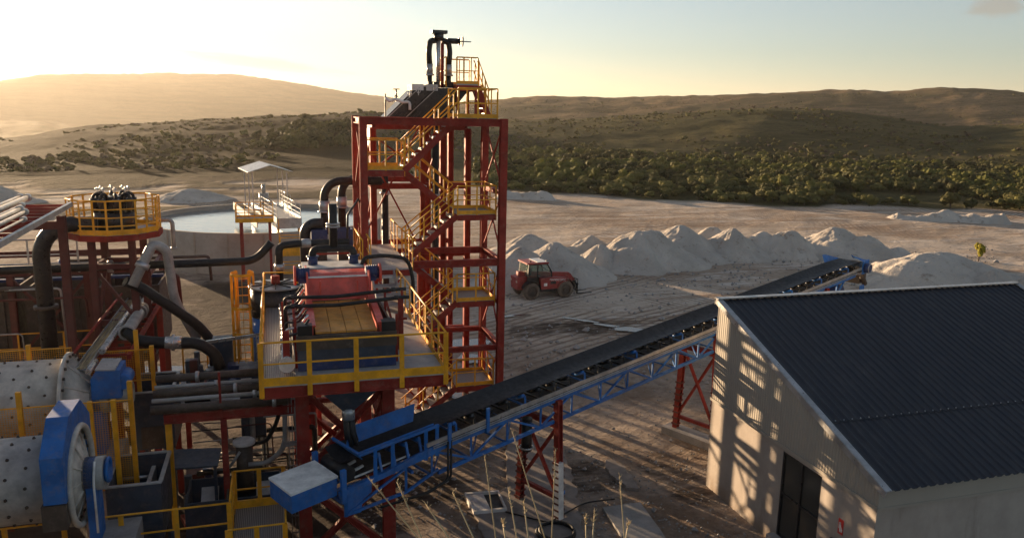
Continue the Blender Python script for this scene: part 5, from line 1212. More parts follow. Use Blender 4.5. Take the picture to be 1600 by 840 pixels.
# ------------------------------------------------------------------ pipe rack at the upper left
r = thing('upper_pipe_rack', 'high red ladder frame of the pipe rack entering at the left edge', 'pipe rack', (-6.6, 19, 0))
ZR = 9.0
for x in (-7.3, -5.52): MB().beam((x, 12.6, ZR), (x, 24.6, ZR+0.22), 0.09, 0.13).build('rail', M['pipe_grey' if x > -6 else 'red'], r)  # right rail is pale grey: sunlight on the beam put into its colour
for k in range(20): y = 12.9+k*0.6; MB().beam((-7.24, y, ZR+0.01+0.018*(y-12.6)), (-5.58, y, ZR+0.01+0.018*(y-12.6)), 0.07, 0.07).build('rung', M['red'], r)
for x in (-7.6, -5.6):
    for y in (16.5, 23.8): MB().hbeam((x, y, 0), (x, y, ZR), 0.2, 0.2).build('post', M['red_dark'], r)
for y in (16.5, 23.8): MB().beam((-7.6, y, ZR-0.25), (-5.6, y, ZR-0.25), 0.16, 0.22).build('cross_beam', M['red_dark'], r)
for k, (x, y1, rr, lb) in enumerate(((-6.88, 25.1, 0.08, 'outermost light pipe at the far left side of the high rack'), (-6.60, 24.7, 0.12, 'thickest light pipe on the left side of the high rack'), (-6.37, 23.3, 0.07, 'light pipe ending early, right beside the thickest one on the high rack'),
                                      (-6.17, 22.4, 0.10, 'medium light pipe in the middle of the high rack'), (-5.96, 22.0, 0.08, 'single light pipe over the open rungs of the high rack'), (-5.70, 20.9, 0.05, 'thin conduit next to the right edge beam of the high rack'))):
    rr *= 0.6; q = thing('rack_pipe', lb, 'pipe', (x, 17, ZR+0.1), group='pipes lying on the high rack')
    mb = MB(); mb.cyl((x, 12.6, ZR+0.12+rr), (x, y1, ZR+0.12+rr+0.018*(y1-12.6)), rr, 12); mb.build('pipe_run', M['pipe_grey'], q)
    mb = MB(); mb.cyl((x, y1-0.12, ZR+0.12+rr+0.018*(y1-12.7)), (x, y1+0.02, ZR+0.12+rr+0.018*(y1-12.6)), rr+0.04, 12); mb.build('flange', M['galv'], q)
q = thing('bent_duct', 'wide dark curved duct rising between the high rack and the octagonal platform', 'duct', (-5.9, 26.4, 4))
mb = MB(); mb.tube([(-6.9, 26.6, 3.2), (-6.9, 26.6, 7.2)]+arc((-5.9, 26.6, 7.4), (-1, 0, 0), (0, 0, 1), 1.0, 8, 0, PI/2*0.92)+[(-5.3, 26.7, 8.35)], 0.24, 16); mb.build('duct_run', M['black'], q)
mb = MB(); mb.cyl((-6.9, 26.6, 5.8), (-6.9, 26.6, 5.9), 0.34, 16); mb.build('flange', M['brown'], q)

# ------------------------------------------------------------------ process frame and dark tanks behind the mills
fr = thing('process_steelwork', 'dark red steel frame of columns and beams behind the ball mills', 'steel frame', (-8.5, 30.5, 0))
for x in (-15.5, -13.2, -10.9, -8.6, -6.3, -4.4):
    for y in (29.4, 33.0): MB().hbeam((x, y, 0), (x, y, 6.3), 0.2, 0.2, up=(0, 1, 0)).build('column', M['red_dark'], fr)
for z in (3.1, 6.3):
    for y in (29.4, 33.0): MB().hbeam((-15.6, y-0.01, z+0.12), (-4.3, y-0.01, z+0.12), 0.16, 0.24).build('beam', M['red_dark'], fr)
for x in (-15.5, -10.9, -6.3, -4.4):
    for z in (3.1, 6.3): MB().beam((x, 29.5, z-0.12), (x, 32.9, z-0.12), 0.14, 0.2).build('beam', M['red_dark'], fr)
MB().box(-15.6, -4.3, 29.5, 32.9, 3.25, 3.3).build('floor', M['grating'], fr)
for x0_, x1_ in ((-13.2, -10.9), (-8.6, -6.3)):
    MB().beam((x0_, 29.35, 3.4), (x1_, 29.35, 6.2), 0.09).build('brace', M['red_dark'], fr); MB().beam((x1_, 29.45, 3.4), (x0_, 29.45, 6.2), 0.09).build('brace', M['red_dark'], fr)
rq = random.Random(11)
for k in range(26):
    y = rq.choice((29.2, 29.25, 28.9, 33.2)); z = rq.uniform(0.5, 6.1); x0_ = rq.uniform(-15, -8); x1_ = x0_+rq.uniform(2, 6); r_ = rq.choice((0.025, 0.04, 0.06, 0.09))
    MB().tube(bend([(x0_, y, z), (x1_, y-0.03*(k % 5), z+0.02), (x1_+0.05, y-0.03*(k % 5), max(0.1, z-rq.uniform(0.4, 2.2)))], 0.15), r_, 7).build('pipe_run', M[rq.choice(('galv', 'brown', 'black', 'pipe_grey', 'red_dark'))], fr)
for k in range(14):
    x = rq.uniform(-14, -5); z = rq.choice((3.3, 0.05)); w_ = rq.uniform(0.2, 0.5)
    MB().box(x, x+w_, 28.7, 28.7+w_*.7, z if z > 1 else 0, z+rq.uniform(0.3, 1.2)).build('equipment_box', M[rq.choice(('navy', 'slate', 'galv', 'brown'))], fr)
railing(fr, [(-15.4, 29.3, 3.3), (-4.4, 29.3, 3.3)], spacing=1.4, m='yellow', toe=0); railing(fr, [(-15.4, 29.3, 6.5), (-6.5, 29.3, 6.5)], spacing=1.6, m='galv', toe=0)
for k, (x, lb) in enumerate(((-12.0, 'dark brown process tank inside the red frame, nearest the left edge'), (-9.7, 'dark brown process tank inside the red frame, in the middle below the duct'), (-7.4, 'dark brown process tank inside the red frame, below the octagonal platform'), (-5.1, 'dark brown process tank inside the red frame, rightmost by the tank wall'))):
    q = thing('process_tank', lb, 'tank', (x, 31.2, 3.3), group='process tanks in the red frame')
    mb = MB(); open_box(mb, x-0.98, x+0.98, 29.9, 32.6, 3.31, 5.7, 0.06)
    for s_ in (-0.65, 0, 0.65): mb.box(x+s_-0.04, x+s_+0.04, 29.84, 29.9, 3.31, 5.65)
    mb.box(x-1.0, x+1.0, 29.83, 29.9, 5.6, 5.72); mb.build('shell', M['brown'], q)
    mb = MB(); mb.cyl((x, 31.2, 5.2), (x, 31.2, 6.0), 0.08, 8); mb.beam((x-0.98, 31.2, 5.8), (x+0.98, 31.2, 5.8), 0.2, 0.1); mb.cyl((x, 31.2, 6.0), (x, 31.2, 6.5), 0.17, 12); mb.build('agitator', M['navy'], q)
q = thing('header_pipe', 'long black header pipe running across the plant and bending up behind the screen', 'pipe', (-4, 27, 7))
mb = MB(); mb.tube(bend([(-16, 27.9, 6.75), (-2.6, 27.0, 6.98), (-0.75, 27.0, 7.0), (-0.2, 27.0, 7.6)], 0.5, 7), 0.13, 12); mb.build('pipe_run', M['rubber'], q)
mb = MB(); mb.tube(bend([(0.02, 26.6, 6.4), (0.02, 26.6, 7.55), (0.5, 26.6, 7.6), (2.3, 26.6, 7.62)], 0.45, 8), 0.12, 12); mb.build('elbow_pipe', M['rubber'], q)
MB().cyl((0.02, 26.6, 6.75), (0.02, 26.6, 6.95), 0.16, 12).build('flange', M['galv'], q)
MB().cyl((0.75, 26.6, 7.61), (1.05, 26.6, 7.61), 0.15, 12).build('flange', M['galv'], q)
for x in (-13, -9.2, -5.2, -3.4): MB().cyl((x, 27.9-0.067*(x+16), 6.75+0.017*(x+16)), (x+0.14, 27.9-0.067*(x+16), 6.752+0.017*(x+16)), 0.2, 12).build('flange', M['galv'], q)
q = thing('big_bent_pipe', 'thick light grey pipe arching over and dropping to the pumps left of the yellow ladder', 'pipe', (-4, 28, 4))
mb = MB(); mb.tube(bend([(-4.35, 26.1, 6.5), (-3.75, 26.5, 7.75), (-3.38, 26.7, 7.5), (-3.3, 27.0, 5.8), (-2.7, 27.2, 4.4)], 0.4, 7), 0.15, 12); mb.build('pipe_run', M['pipe_grey'], q)
mb = MB(); mb.cyl((-4.1, 26.27, 7.02), (-4.02, 26.32, 7.18), 0.21, 12); mb.build('flange', M['galv'], q)
q = thing('slurry_hose', 'thick dark hose sloping down to the right towards the blue drum', 'hose', (-3.4, 27, 4))
mb = MB(); mb.tube(bend([(-4.6, 26.4, 6.6), (-4.2, 26.6, 6.35), (-2.6, 27.0, 4.9), (-2.2, 27.2, 4.2), (-2.2, 27.2, 3.4)], 0.5, 7), 0.16, 12); mb.build('hose_run', M['rubber'], q); mb = MB(); mb.cyl((-2.2, 27.2, 3.3), (-2.2, 27.2, 3.45), 0.22, 12); mb.build('flange', M['galv'], q)
q = thing('slurry_hose', 'dark hose with a pale clamp lying across from the pipe rack to the pump', 'hose', (-3.4, 24.5, 4))
mb = MB(); mb.tube(bend([(-4.35, 24.7, 5.45), (-4.1, 24.5, 5.2), (-3.5, 24.4, 5.12), (-2.4, 24.4, 5.05), (-1.95, 24.4, 4.7), (-1.8, 24.4, 4.2)], 0.4, 7), 0.17, 12); mb.build('hose_run', M['rubber'], q)
mb = MB(); mb.cyl((-3.3, 24.4, 5.11), (-2.85, 24.4, 5.085), 0.195, 12); mb.cyl((-3.12, 24.4, 5.1), (-3.04, 24.4, 5.095), 0.25, 12); mb.build('clamp', M['steel'], q)
# lower pipe rack between mills and frame
r = thing('lower_pipe_rack', 'red frame carrying a cable tray and pipes up to the black header pipe', 'pipe rack', (-4.8, 26, 0))
for x in (-5.2, -4.1):
    MB().beam((x, 23.2, 5.1), (x, 29.6, 5.1), 0.1, 0.14).build('rail', M['red'], r)
    for y in (24.0, 27.2, 29.4): MB().hbeam((x, y, 0), (x, y, 5.0), 0.18, 0.18).build('post', M['red'], r)
for k in range(10): y = 23.4+k*0.66; MB().beam((-5.15, y, 5.12), (-4.15, y, 5.12), 0.07, 0.07).build('rung', M['red'], r)
q = thing('cable_tray', 'straw coloured cable tray lying along the lower pipe rack', 'cable tray', (-5.0, 25, 5.2))
mb = MB(); mb.box(-5.13, -4.87, 21.9, 29.8, 5.20, 5.22).box(-5.15, -5.13, 21.9, 29.8, 5.2, 5.31).box(-4.87, -4.85, 21.9, 29.8, 5.2, 5.31); mb.build('tray', M['galv'], q)
mb = MB()
for k in range(5): mb.tube([(-5.1+k*0.05+0.012*math.sin(i_*1.3+k*2), 21.9+i_*0.43, 5.25+0.01*(k % 2)) for i_ in range(19)], 0.022, 5)
mb.build('cables', M['straw'], q)
for x, rr, y0_, y1_, z, mt, lb in ((-4.72, 0.085, 23.0, 29.4, 5.36, 'steel', 'slim shiny pipe beside the cable tray on the lower rack'), (-4.36, 0.17, 24.6, 29.5, 5.42, 'pipe_grey', 'thick light grey flanged pipe on the right of the lower rack'), (-5.3, 0.04, 22.4, 29.6, 5.5, 'red', 'thin red brown conduit left of the cable tray on the lower rack'), (-4.75, 0.075, 21.4, 22.3, 5.3, 'steel', 'short shiny pipe end near the mill on the lower rack')):
    q = thing('rack_pipe', lb, 'pipe', (x, 25, z), group='pipes on the lower rack'); mb = MB(); mb.cyl((x, y0_, z), (x, y1_, z), rr, 14); mb.build('pipe_run', M[mt], q)
    if rr > .1:
        for y in (24.6, 29.4): MB().cyl((x, y, z), (x, y+0.1, z), rr+0.06, 14).build('flange', M['pipe_grey'], q)
        mb = MB(); mb.cyl((x, 27.0, z), (x, 27.1, z), rr+0.06, 14).cyl((x, 27.35, z), (x, 27.45, z), rr+0.06, 14).cyl((x, 27.0, z), (x, 27.4, z), rr+0.025, 14); mb.box(x-0.05, x+0.05, 27.15, 27.25, z+rr, z+rr+0.25); mb.build('valve', M['pipe_grey'], q)

# ------------------------------------------------------------------ ball mills
def mill(label, Y_, Zc, xend, rr, guard, near):
    t = thing('ball_mill', label, 'ball mill', (xend-3, Y_, Zc), group='cream ball mills')
    mb = MB(); mb.cyl((-12.5, Y_, Zc), (xend, Y_, Zc), rr, 48); mb.mi = 1; x = xend-0.3; row = 0
    while x > -12:
        for k in range(14):
            a = 2*PI*(k+0.5*(row % 2))/14
            if math.cos(a-2.6) < -0.3: continue
            c = V((x, Y_+rr*math.cos(a), Zc+rr*math.sin(a))); n = V((0, math.cos(a), math.sin(a)))
            mb.cyl(c-n*0.01, c+n*0.045, 0.024, 6); mb.cyl(c-n*0.01, c+n*0.015, 0.036, 6)
        x -= 0.36; row += 1
    sh = mb.build('shell', [M['cream'], M['brown']], t)
    for xs in (xend-1.9, xend-3.9): mb = MB(); mb.cyl((xs-0.03, Y_, Zc), (xs+0.03, Y_, Zc), rr+0.006, 48); mb.build('shell_seam', M['cream'], sh)
    mb = MB(); mb.cyl((xend, Y_, Zc), (xend+0.09, Y_, Zc), rr+0.16, 48); mb.build('end_flange', M['cream'], t)
    cl = 0.16 if guard else 0.47
    mb = MB(); mb.cyl((xend+0.09, Y_, Zc), (xend+0.09+cl, Y_, Zc), rr, 40, rr*0.42)
    for k in range(10):
        a = 2*PI*k/10; n = V((0, math.cos(a), math.sin(a))); c0 = V((xend+0.09, Y_, Zc)); mb.beam(c0+n*rr*0.97, c0+n*rr*0.44+V((cl, 0, 0)), 0.03, 0.07, up=n)
    mb.mi = 1
    for k in range(24):
        a = 2*PI*k/24; mb.cyl((xend+0.09, Y_+(rr+.08)*math.cos(a), Zc+(rr+.08)*math.sin(a)), (xend+0.14, Y_+(rr+.08)*math.cos(a), Zc+(rr+.08)*math.sin(a)), 0.04, 6)
    mb.build('end_cone', [M['cream'], M['brown']], t)
    mb = MB(); mb.cyl((xend+cl, Y_, Zc), (xend+cl+0.5, Y_, Zc), rr*0.40, 24); mb.build('trunnion', M['pipe_grey'], t)
    mb = MB(); mb.cyl((xend+cl+0.12, Y_, Zc), (xend+cl+0.32, Y_, Zc), rr*0.40, 24); mb.box(xend+cl+0.14, xend+cl+0.34, Y_-0.30, Y_+0.30, Zc-1.5, Zc+0.02); mb.build('bearing_housing', M['blue'], t)
    de_ = 0.72 if guard else 1.5; mb = MB(); mb.tube([(xend+cl+0.4, Y_, Zc+0.02), (xend+de_, Y_, Zc+0.06)], [0.24, 0.24], 16); mb.torus((xend+de_, Y_, Zc+0.06), (1, 0, 0), 0.25, 0.04, 20, 6); mb.build('discharge_pipe', M['blue' if guard else 'pipe_grey'], t)
    MB().box(xend+0.3, xend+1.2, Y_-0.7, Y_+0.7, -0.2, Zc-1.5).build('pier', M['concrete'], t)
    MB().box(-12.4, -11.2, Y_-0.9, Y_+0.9, -0.2, Zc-1.3).build('pier', M['concrete'], t)
    if guard:
        mb = MB(); gx0, gx1 = xend-0.26, xend+0.16
        ring = [(Y_+a_, Zc+b_) for a_, b_ in ((-1.25, -1.5), (-1.25, -0.05), (-1.25, 0.95), (-0.52, 1.55), (0.52, 1.55), (1.25, 0.95), (1.25, -0.05), (1.25, -1.5))]
        rin = [(Y_+1.08*math.cos(t_), Zc+1.08*math.sin(t_)) for t_ in (R(232), R(183), R(146), R(110), R(70), R(34), R(-3), R(-52))]; n = 8
        for k in range(1, n-2):
            j = k+1
            mb.hexa([(gx0, *rin[k]), (gx1, *rin[k]), (gx1, *rin[j]), (gx0, *rin[j]), (gx0, *ring[k]), (gx1, *ring[k]), (gx1, *ring[j]), (gx0, *ring[j])])
        mb.build('gear_guard', M['blue'], t)
        mb = MB(); mb.torus((gx1+0.02, Y_, Zc), (1, 0, 0), 1.06, 0.07, 48, 8); mb.build('girth_gear', M['cream'], t)
        mb = MB(); mb.tube(bend([(xend+0.5, Y_-0.42, Zc-1.2), (xend+0.5, Y_-0.45, Zc), (xend+0.52, Y_-0.3, Zc+0.4)], 0.3), 0.025, 7); mb.build('lube_pipe', M['white'], t)
        mb = MB(); mb.box(gx0-0.05, gx1-0.02, Y_-1.27, Y_-0.95, Zc-0.62, Zc-0.07); mb.build('pinion_box', M['brown'], t)
    return t
mill('far cream ball mill with a bolted shell and conical end behind the yellow mesh guard', 22.0, 4.42, -5.38, 1.06, False, False)
mill('near cream ball mill with a big blue gear guard at its right end', 18.0, 4.05, -4.48, 0.92, True, True)
# blue hood of the far mill
q = thing('feed_hood', 'blue sloped hood at the discharge end of the far ball mill', 'hood', (-4.4, 22, 4))
MB().prism([(-4.75, 21.55, 4.5), (-4.75, 21.55, 5.05), (-4.6, 21.55, 5.28), (-4.05, 21.55, 5.24), (-4.05, 21.55, 4.5)], (0, 0.9, 0)).build('shell', M['blue'], q); MB().hexa([(-4.62, 21.5, 5.285), (-4.15, 21.5, 5.255), (-4.15, 22.5, 5.255), (-4.62, 22.5, 5.285), (-4.62, 21.5, 5.32), (-4.15, 21.5, 5.29), (-4.15, 22.5, 5.29), (-4.62, 22.5, 5.32)]).build('lid', M['galv'], q)
mb = MB(); mb.cyl((-4.02, 21.6, 4.9), (-4.02, 22.3, 4.9), 0.2, 14); mb.build('end_roll', M['blue'], q)
# mesh guards with yellow posts
def mesh_guard(name, label, pts, z0, z1, posts):
    g = thing(name, label, 'mesh guard', tuple(pts[0]))
    for a, b in zip(pts, pts[1:]):
        a, b = V(a), V(b); L_ = (b-a).length; n = int(L_/0.055); mb = MB()
        for k in range(n+1): q = a.lerp(b, k/n); mb.beam((q.x, q.y, z0), (q.x, q.y, z1), 0.007, 0.007)
        m = int((z1-z0)/0.055)
        for k in range(m+1): z = z0+(z1-z0)*k/m; mb.beam((a.x, a.y, z), (b.x, b.y, z), 0.007, 0.007)
        mb.build('wire_mesh', M['yellow'], g)
        mb = MB(); mb.beam((a.x, a.y, z1), (b.x, b.y, z1), 0.03, 0.03); mb.beam((a.x, a.y, z0), (b.x, b.y, z0), 0.03, 0.03); mb.build('mesh_frame', M['yellow'], g)
    for p_, h in posts: mb = MB(); mb.box(p_[0]-0.055, p_[0]+0.055, p_[1]-0.055, p_[1]+0.055, z0-0.4, h); mb.build('post', M['yellow'], g)
mesh_guard('mesh_guard', 'yellow wire mesh guard on thick posts standing between the two ball mills', [(-11.5, 20.2, 0), (-4.5, 20.2, 0), (-3.6, 20.2, 0)], 2.6, 4.9, [((-8.2, 20.2), 5.0), ((-6.0, 20.2), 5.3), ((-4.95, 20.2), 4.75), ((-4.5, 20.15), 4.95), ((-3.98, 20.15), 4.95), ((-3.62, 20.3), 5.35)])
mesh_guard('mesh_guard', 'yellow wire mesh guard behind the far ball mill at the left', [(-12.5, 23.6, 0), (-5.6, 23.6, 0)], 3.4, 5.35, [((-6.65, 23.6), 5.5), ((-9.5, 23.6), 5.5)])
mesh_guard('mesh_guard', 'yellow wire mesh guard below the lower pipe rack beside the blue hood', [(-5.4, 23.5, 0), (-3.55, 23.5, 0)], 4.3, 5.2, [((-3.95, 23.6), 5.75), ((-3.55, 23.5), 5.3)])
q = thing('mill_side_rail', 'yellow rail post at the left edge in front of the near ball mill', 'railing', (-6.4, 16.7, 1.8))
mb = MB(); mb.box(-5.75, -5.67, 16.6, 16.68, 1.8, 4.15); mb.build('post', M['yellow'], q); mb = MB(); mb.beam((-8, 16.64, 4.12), (-5.67, 16.64, 4.15), 0.05); mb.build('top_rail', M['yellow'], q)
# open steel bins
def bin_(label, x0, x1, y0, y1, z0, z1, grid=False):
    q = thing('steel_bin', label, 'bin', ((x0+x1)/2, (y0+y1)/2, z0), group='dark open steel bins')
    mb = MB(); open_box(mb, x0, x1, y0, y1, z0, z1, 0.04); mb.build('shell', M['slate'], q)
    mb = MB(); mb.beam((x0-.03, y0, z1+0.02), (x1+.03, y0, z1+0.02), 0.1, 0.035).beam((x0-.03, y1, z1+0.02), (x1+.03, y1, z1+0.02), 0.1, 0.035).beam((x0, y0+.05, z1+0.023), (x0, y1-.05, z1+0.023), 0.1, 0.035).beam((x1, y0+.05, z1+0.023), (x1, y1-.05, z1+0.023), 0.1, 0.035); mb.build('rim', M['pipe_grey'], q)
    for x in (x0+0.1, x1-0.1):
        for y in (y0+0.1, y1-0.1): MB().box(x-0.05, x+0.05, y-0.05, y+0.05, 0, z0).build('leg', M['slate'], q)
    if grid:
        for k in range(3): MB().cyl((x0+0.12, y0+0.35+0.5*k, z1-0.42), (x1-0.35, y0+0.35+0.5*k, z1-0.42), 0.05, 8).build('spray_bar', M['galv'], q)
        MB().box(x1-0.4, x1-0.3, y0+0.2, y1-0.3, z1-0.6, z1-0.2).build('header', M['pipe_grey'], q)
    else: MB().box(x0+0.25, x1-0.3, y0-0.02, y0-0.004, z0+0.05, z0+0.7).build('hatch', M['brown'], q)
    return q
bin_('dark open steel bin with a hatch beside the far ball mill', -4.22, -3.08, 23.45, 25.2, 2.2, 3.92)
bin_('dark open steel bin with spray bars inside beside the near ball mill', -4.1, -2.9, 19.1, 20.9, 1.7, 3.15, True)
q = thing('collection_trough', 'dark low trough with two pale plates inside behind the yellow gate platform', 'trough', (-1.2, 21, 0.8))
mb = MB(); open_box(mb, -2.55, -0.15, 20.25, 21.7, 0.8, 1.95, 0.05); mb.build('shell', M['slate'], q)
mb = MB(); mb.box(-1.55, -1.5, 20.3, 21.65, 1.5, 1.93); mb.build('divider', M['brown'], q)
for x in (-2.05, -0.62): MB().hexa([(x-.2, 21.1, 1.4), (x+.25, 21.1, 1.4), (x+.25, 21.6, 1.7), (x-.2, 21.6, 1.7), (x-.2, 21.1, 1.43), (x+.25, 21.1, 1.43), (x+.25, 21.6, 1.73), (x-.2, 21.6, 1.73)]).build('pale_plate', M['conc_lt'], q)
q = thing('cover_plate', 'flat dark steel cover plate lying between the bins', 'plate', (-2.4, 21.6, 2.5)); MB().hexa([(-3.0, 21.1, 2.55), (-1.76, 21.0, 2.55), (-1.72, 22.0, 2.62), (-3.1, 22.2, 2.62), (-3.0, 21.1, 2.6), (-1.76, 21.0, 2.6), (-1.72, 22.0, 2.67), (-3.1, 22.2, 2.67)]).build('plate', M['slate'], q)
for x in (-2.9, -1.85): MB().box(x-0.04, x+0.04, 21.2, 21.28, 0, 2.55).build('leg', M['slate'], q)
q = thing('round_sump', 'small drum with a pale round lid and pipes beside the left platform leg', 'drum', (-1.1, 21.6, 1.5))
mb = MB(); mb.cyl((-1.1, 21.6, 1.5), (-1.1, 21.6, 2.9), 0.22, 18); mb.build('drum', M['brown'], q); mb = MB(); mb.cyl((-1.1, 21.6, 2.9), (-1.1, 21.6, 2.96), 0.3, 24); mb.torus((-1.1, 21.6, 2.97), (0, 0, 1), 0.28, 0.02, 24, 5); mb.build('lid', M['conc_lt'], q)
mb = MB(); mb.tube(bend([(-1.9, 21.5, 2.25), (-1.5, 21.4, 2.3), (-1.2, 21.4, 2.75)], 0.15), 0.04, 7); mb.tube(bend([(-1.0, 21.4, 2.35), (-0.5, 21.4, 2.35), (-0.1, 21.3, 2.7), (0.0, 21.2, 3.1), (0.02, 21.0, 4.6), (0.0, 21.0, 5.3)], 0.2), 0.07, 8); mb.build('outlet_pipe', M['pipe_grey'], q)
mb = MB(); mb.tube(bend([(-0.9, 21.7, 2.8), (-0.5, 21.6, 2.9), (-0.15, 21.4, 3.6), (-0.1, 21.2, 4.6), (-0.12, 21.1, 5.4)], 0.6, 8), 0.06, 8); mb.build('hose', M['rubber'], q)
q = thing('ladder_panel', 'narrow grey ladder panel running up behind the left platform leg', 'ladder', (0.15, 20.9, 0))
mb = MB()
for x in (0.10, 0.19, 0.28): mb.beam((x, 20.95, 0.2), (x, 20.95, 5.2), 0.02, 0.02)
for k in range(10): mb.beam((0.08, 20.95, 0.4+k*0.5), (0.3, 20.95, 0.4+k*0.5), 0.03, 0.03)
mb.build('rails', M['galv'], q); MB().box(-0.1, 0.3, 20.85, 20.93, 3.0, 3.12).build('bracket', M['galv'], q)
# bank of pipes running to the platform
for k, (y, z, rr, mt, lb) in enumerate(((22.2, 4.72, 0.11, 'brown', 'thick dark pipe at the back of the bank running from the bin to the platform'), (21.9, 4.58, 0.06, 'pipe_grey', 'thin pale pipe second from the back in the bank below the platform edge'), (21.6, 4.5, 0.11, 'brown', 'thick dark pipe in the middle of the bank running from the bin to the platform'), (21.3, 4.42, 0.06, 'pipe_grey', 'thin pale pipe second from the front in the bank, with flanges'), (21.0, 4.28, 0.12, 'brown', 'thick dark pipe at the front of the bank just above the red beam'))):
    q = thing('bank_pipe', lb, 'pipe', (-1.7, y, z), group='bank of pipes left of the platform')
    mb = MB(); mb.cyl((-3.3, y, z), (0.1, y, z), rr, 12); mb.build('pipe_run', M[mt], q)
    mb = MB(); mb.cyl((-2.3+0.5*k, y, z), (-2.2+0.5*k, y, z), rr+0.04, 12); mb.build('flange', M['galv'], q)
q = thing('pipe_support_beam', 'red beam on posts under the bank of pipes left of the platform', 'beam', (-1.5, 21.0, 0))
MB().hbeam((-3.0, 21.0, 4.02), (0.25, 21.0, 4.02), 0.16, 0.24).build('beam', M['red'], q)
for x in (-2.9, -1.55): MB().hbeam((x, 21.0, 0), (x, 21.0, 3.9), 0.15, 0.15, up=(0, 1, 0)).build('post', M['red' if x > -2 else 'yellow'], q)
MB().beam((-1.6, 20.95, 3.9), (-1.6, 20.95, 5.2), 0.06).build('stub', M['red'], q)
# pump skids and small machines on the floor of the plant
def pump(label, x, y, z, s=1.0, rz=0, mt='navy'):
    t = thing('slurry_pump', label, 'pump', (x, y, z), rz, 'slurry pumps on the plant floor')
    def bb(mb, n, m): return mb.build(n, M[m], t, local=True)
    bb(MB().box(-.6*s, .6*s, -.25*s, .25*s, 0, .12*s), 'skid', 'red'); mb = MB(); mb.cyl((-.5*s, 0, .4*s), (-.25*s, 0, .4*s), .3*s, 18); mb.tube(bend([(-.38*s, .2*s, .45*s), (-.38*s, .2*s, .95*s), (-.38*s, .2*s, 1.1*s)], .1), .09*s, 10); bb(mb, 'volute', 'slate')
    mb = MB(); mb.cyl((-.25*s, 0, .4*s), (.1*s, 0, .4*s), .1*s, 12); mb.box(-.15*s, .05*s, -.15*s, .15*s, .12*s, .5*s); bb(mb, 'bearing', 'pipe_grey')
    mb = MB(); mb.cyl((.12*s, 0, .42*s), (.6*s, 0, .42*s), .2*s, 16); mb.box(.25*s, .45*s, -.08*s, .08*s, .6*s, .72*s)
    for k in range(6): mb.torus((.16*s+.07*s*k, 0, .42*s), (1, 0, 0), .2*s, .012*s, 14, 4)
    bb(mb, 'motor', mt)
pump('pump with a dark blue motor on the floor under the thick sloping hose', -2.3, 26.9, 2.9, 1.0, 0.2); pump('small pump next to the foot of the yellow caged ladder', -1.75, 24.6, 3.2, 0.85, -0.4)
pump('pump with a pale blue motor at the bottom left behind the walkway railing', -2.3, 18.9, 0.9, 0.9, 0.1, 'pipe_grey'); pump('second pump behind the walkway railing, closer to the blue gear guard', -3.55, 18.9, 0.9, 0.9, -0.15)
pump('pump in the dark below the red pipe support beam', -2.2, 22.6, 0.3, 1.2, 0.3)
pump('pump on the floor between the pipe bank and the cover plate', -0.9, 22.9, 0.4, 1.0, -0.2)
pump('pump at the far left under the process tanks', -9.5, 28.6, 0.1, 1.3, 0.1); pump('pump under the process tanks, right of the other one', -6.6, 28.4, 0.1, 1.3, 0.0)
q = thing('mezzanine', 'dark steel mezzanine floor under the caged ladder and the conditioning drum', 'mezzanine', (-1.2, 26.2, 0))
MB().box(-3.3, 1.0, 25.0, 27.9, 2.8, 2.86).build('floor', M['grating'], q)
for x in (-3.2, -1.2, 0.9):
    for y in (25.05, 27.8): MB().hbeam((x, y, 0), (x, y, 2.8), 0.16, 0.16, up=(0, 1, 0)).build('post', M['red'], q)
for y in (25.0, 27.85): MB().hbeam((-3.28, y, 2.69), (0.98, y, 2.69), 0.14, 0.2).build('beam', M['red'], q)
railing(q, [(-3.25, 27.9, 2.86), (-0.9, 27.9, 2.86)], spacing=0.8)
rq = random.Random(23)
for k in range(30):
    x0_ = rq.uniform(-3.1, -0.4); y = rq.uniform(22.2, 24.9); z = rq.uniform(0.4, 3.4); L_ = rq.uniform(0.6, 2.6); r_ = rq.choice((0.02, 0.03, 0.05, 0.08))
    MB().tube(bend([(x0_, y, z), (min(0.9, x0_+L_), y+rq.uniform(-.1, .1), z), (min(0.9, x0_+L_)+0.03, y+rq.uniform(-.6, .6), max(0.05, z-rq.uniform(0.3, 1.6)))], 0.12), r_, 7).build('pipe_run', M[rq.choice(('galv', 'brown', 'black', 'pipe_grey', 'rubber', 'red_dark'))], q)
for k in range(16):
    x = rq.uniform(-3.1, 0.2); y = rq.uniform(22.3, 27.5); z = 2.86 if y > 25.3 else 0.0; w_ = rq.uniform(0.18, 0.55)
    MB().box(x, x+w_, y, y+w_*.8, z, z+rq.uniform(0.25, 1.1)).build('equipment_box', M[rq.choice(('navy', 'slate', 'galv', 'brown', 'black', 'red_dark', 'yellow'))], q)
q = thing('conditioning_drum', 'upright blue drum with a segmented grey lid behind the left platform rail', 'drum', (-0.12, 26.9, 2.9))
mb = MB(); mb.cyl((-0.12, 26.4, 2.9), (-0.12, 26.4, 5.3), 0.78, 32); mb.build('lower_shell', M['blue'], q); mb = MB(); mb.cyl((-0.12, 26.4, 5.3), (-0.12, 26.4, 6.25), 0.8, 32); mb.build('upper_shell', M['black'], q)
mb = MB(); mb.cyl((-0.12, 26.4, 6.25), (-0.12, 26.4, 6.31), 0.86, 32); ld = mb.build('lid', M['pipe_grey'], q)
for k in range(5): a = k*PI/5+.3; MB().beam((-0.12-.8*math.cos(a), 26.4-.8*math.sin(a), 6.33), (-0.12+.8*math.cos(a), 26.4+.8*math.sin(a), 6.33), 0.03, 0.04).build('lid_rib', M['black'], ld)
mb = MB(); mb.cyl((-0.12, 26.4, 6.31), (-0.12, 26.4, 6.6), 0.14, 14); mb.build('inlet', M['red'], q)
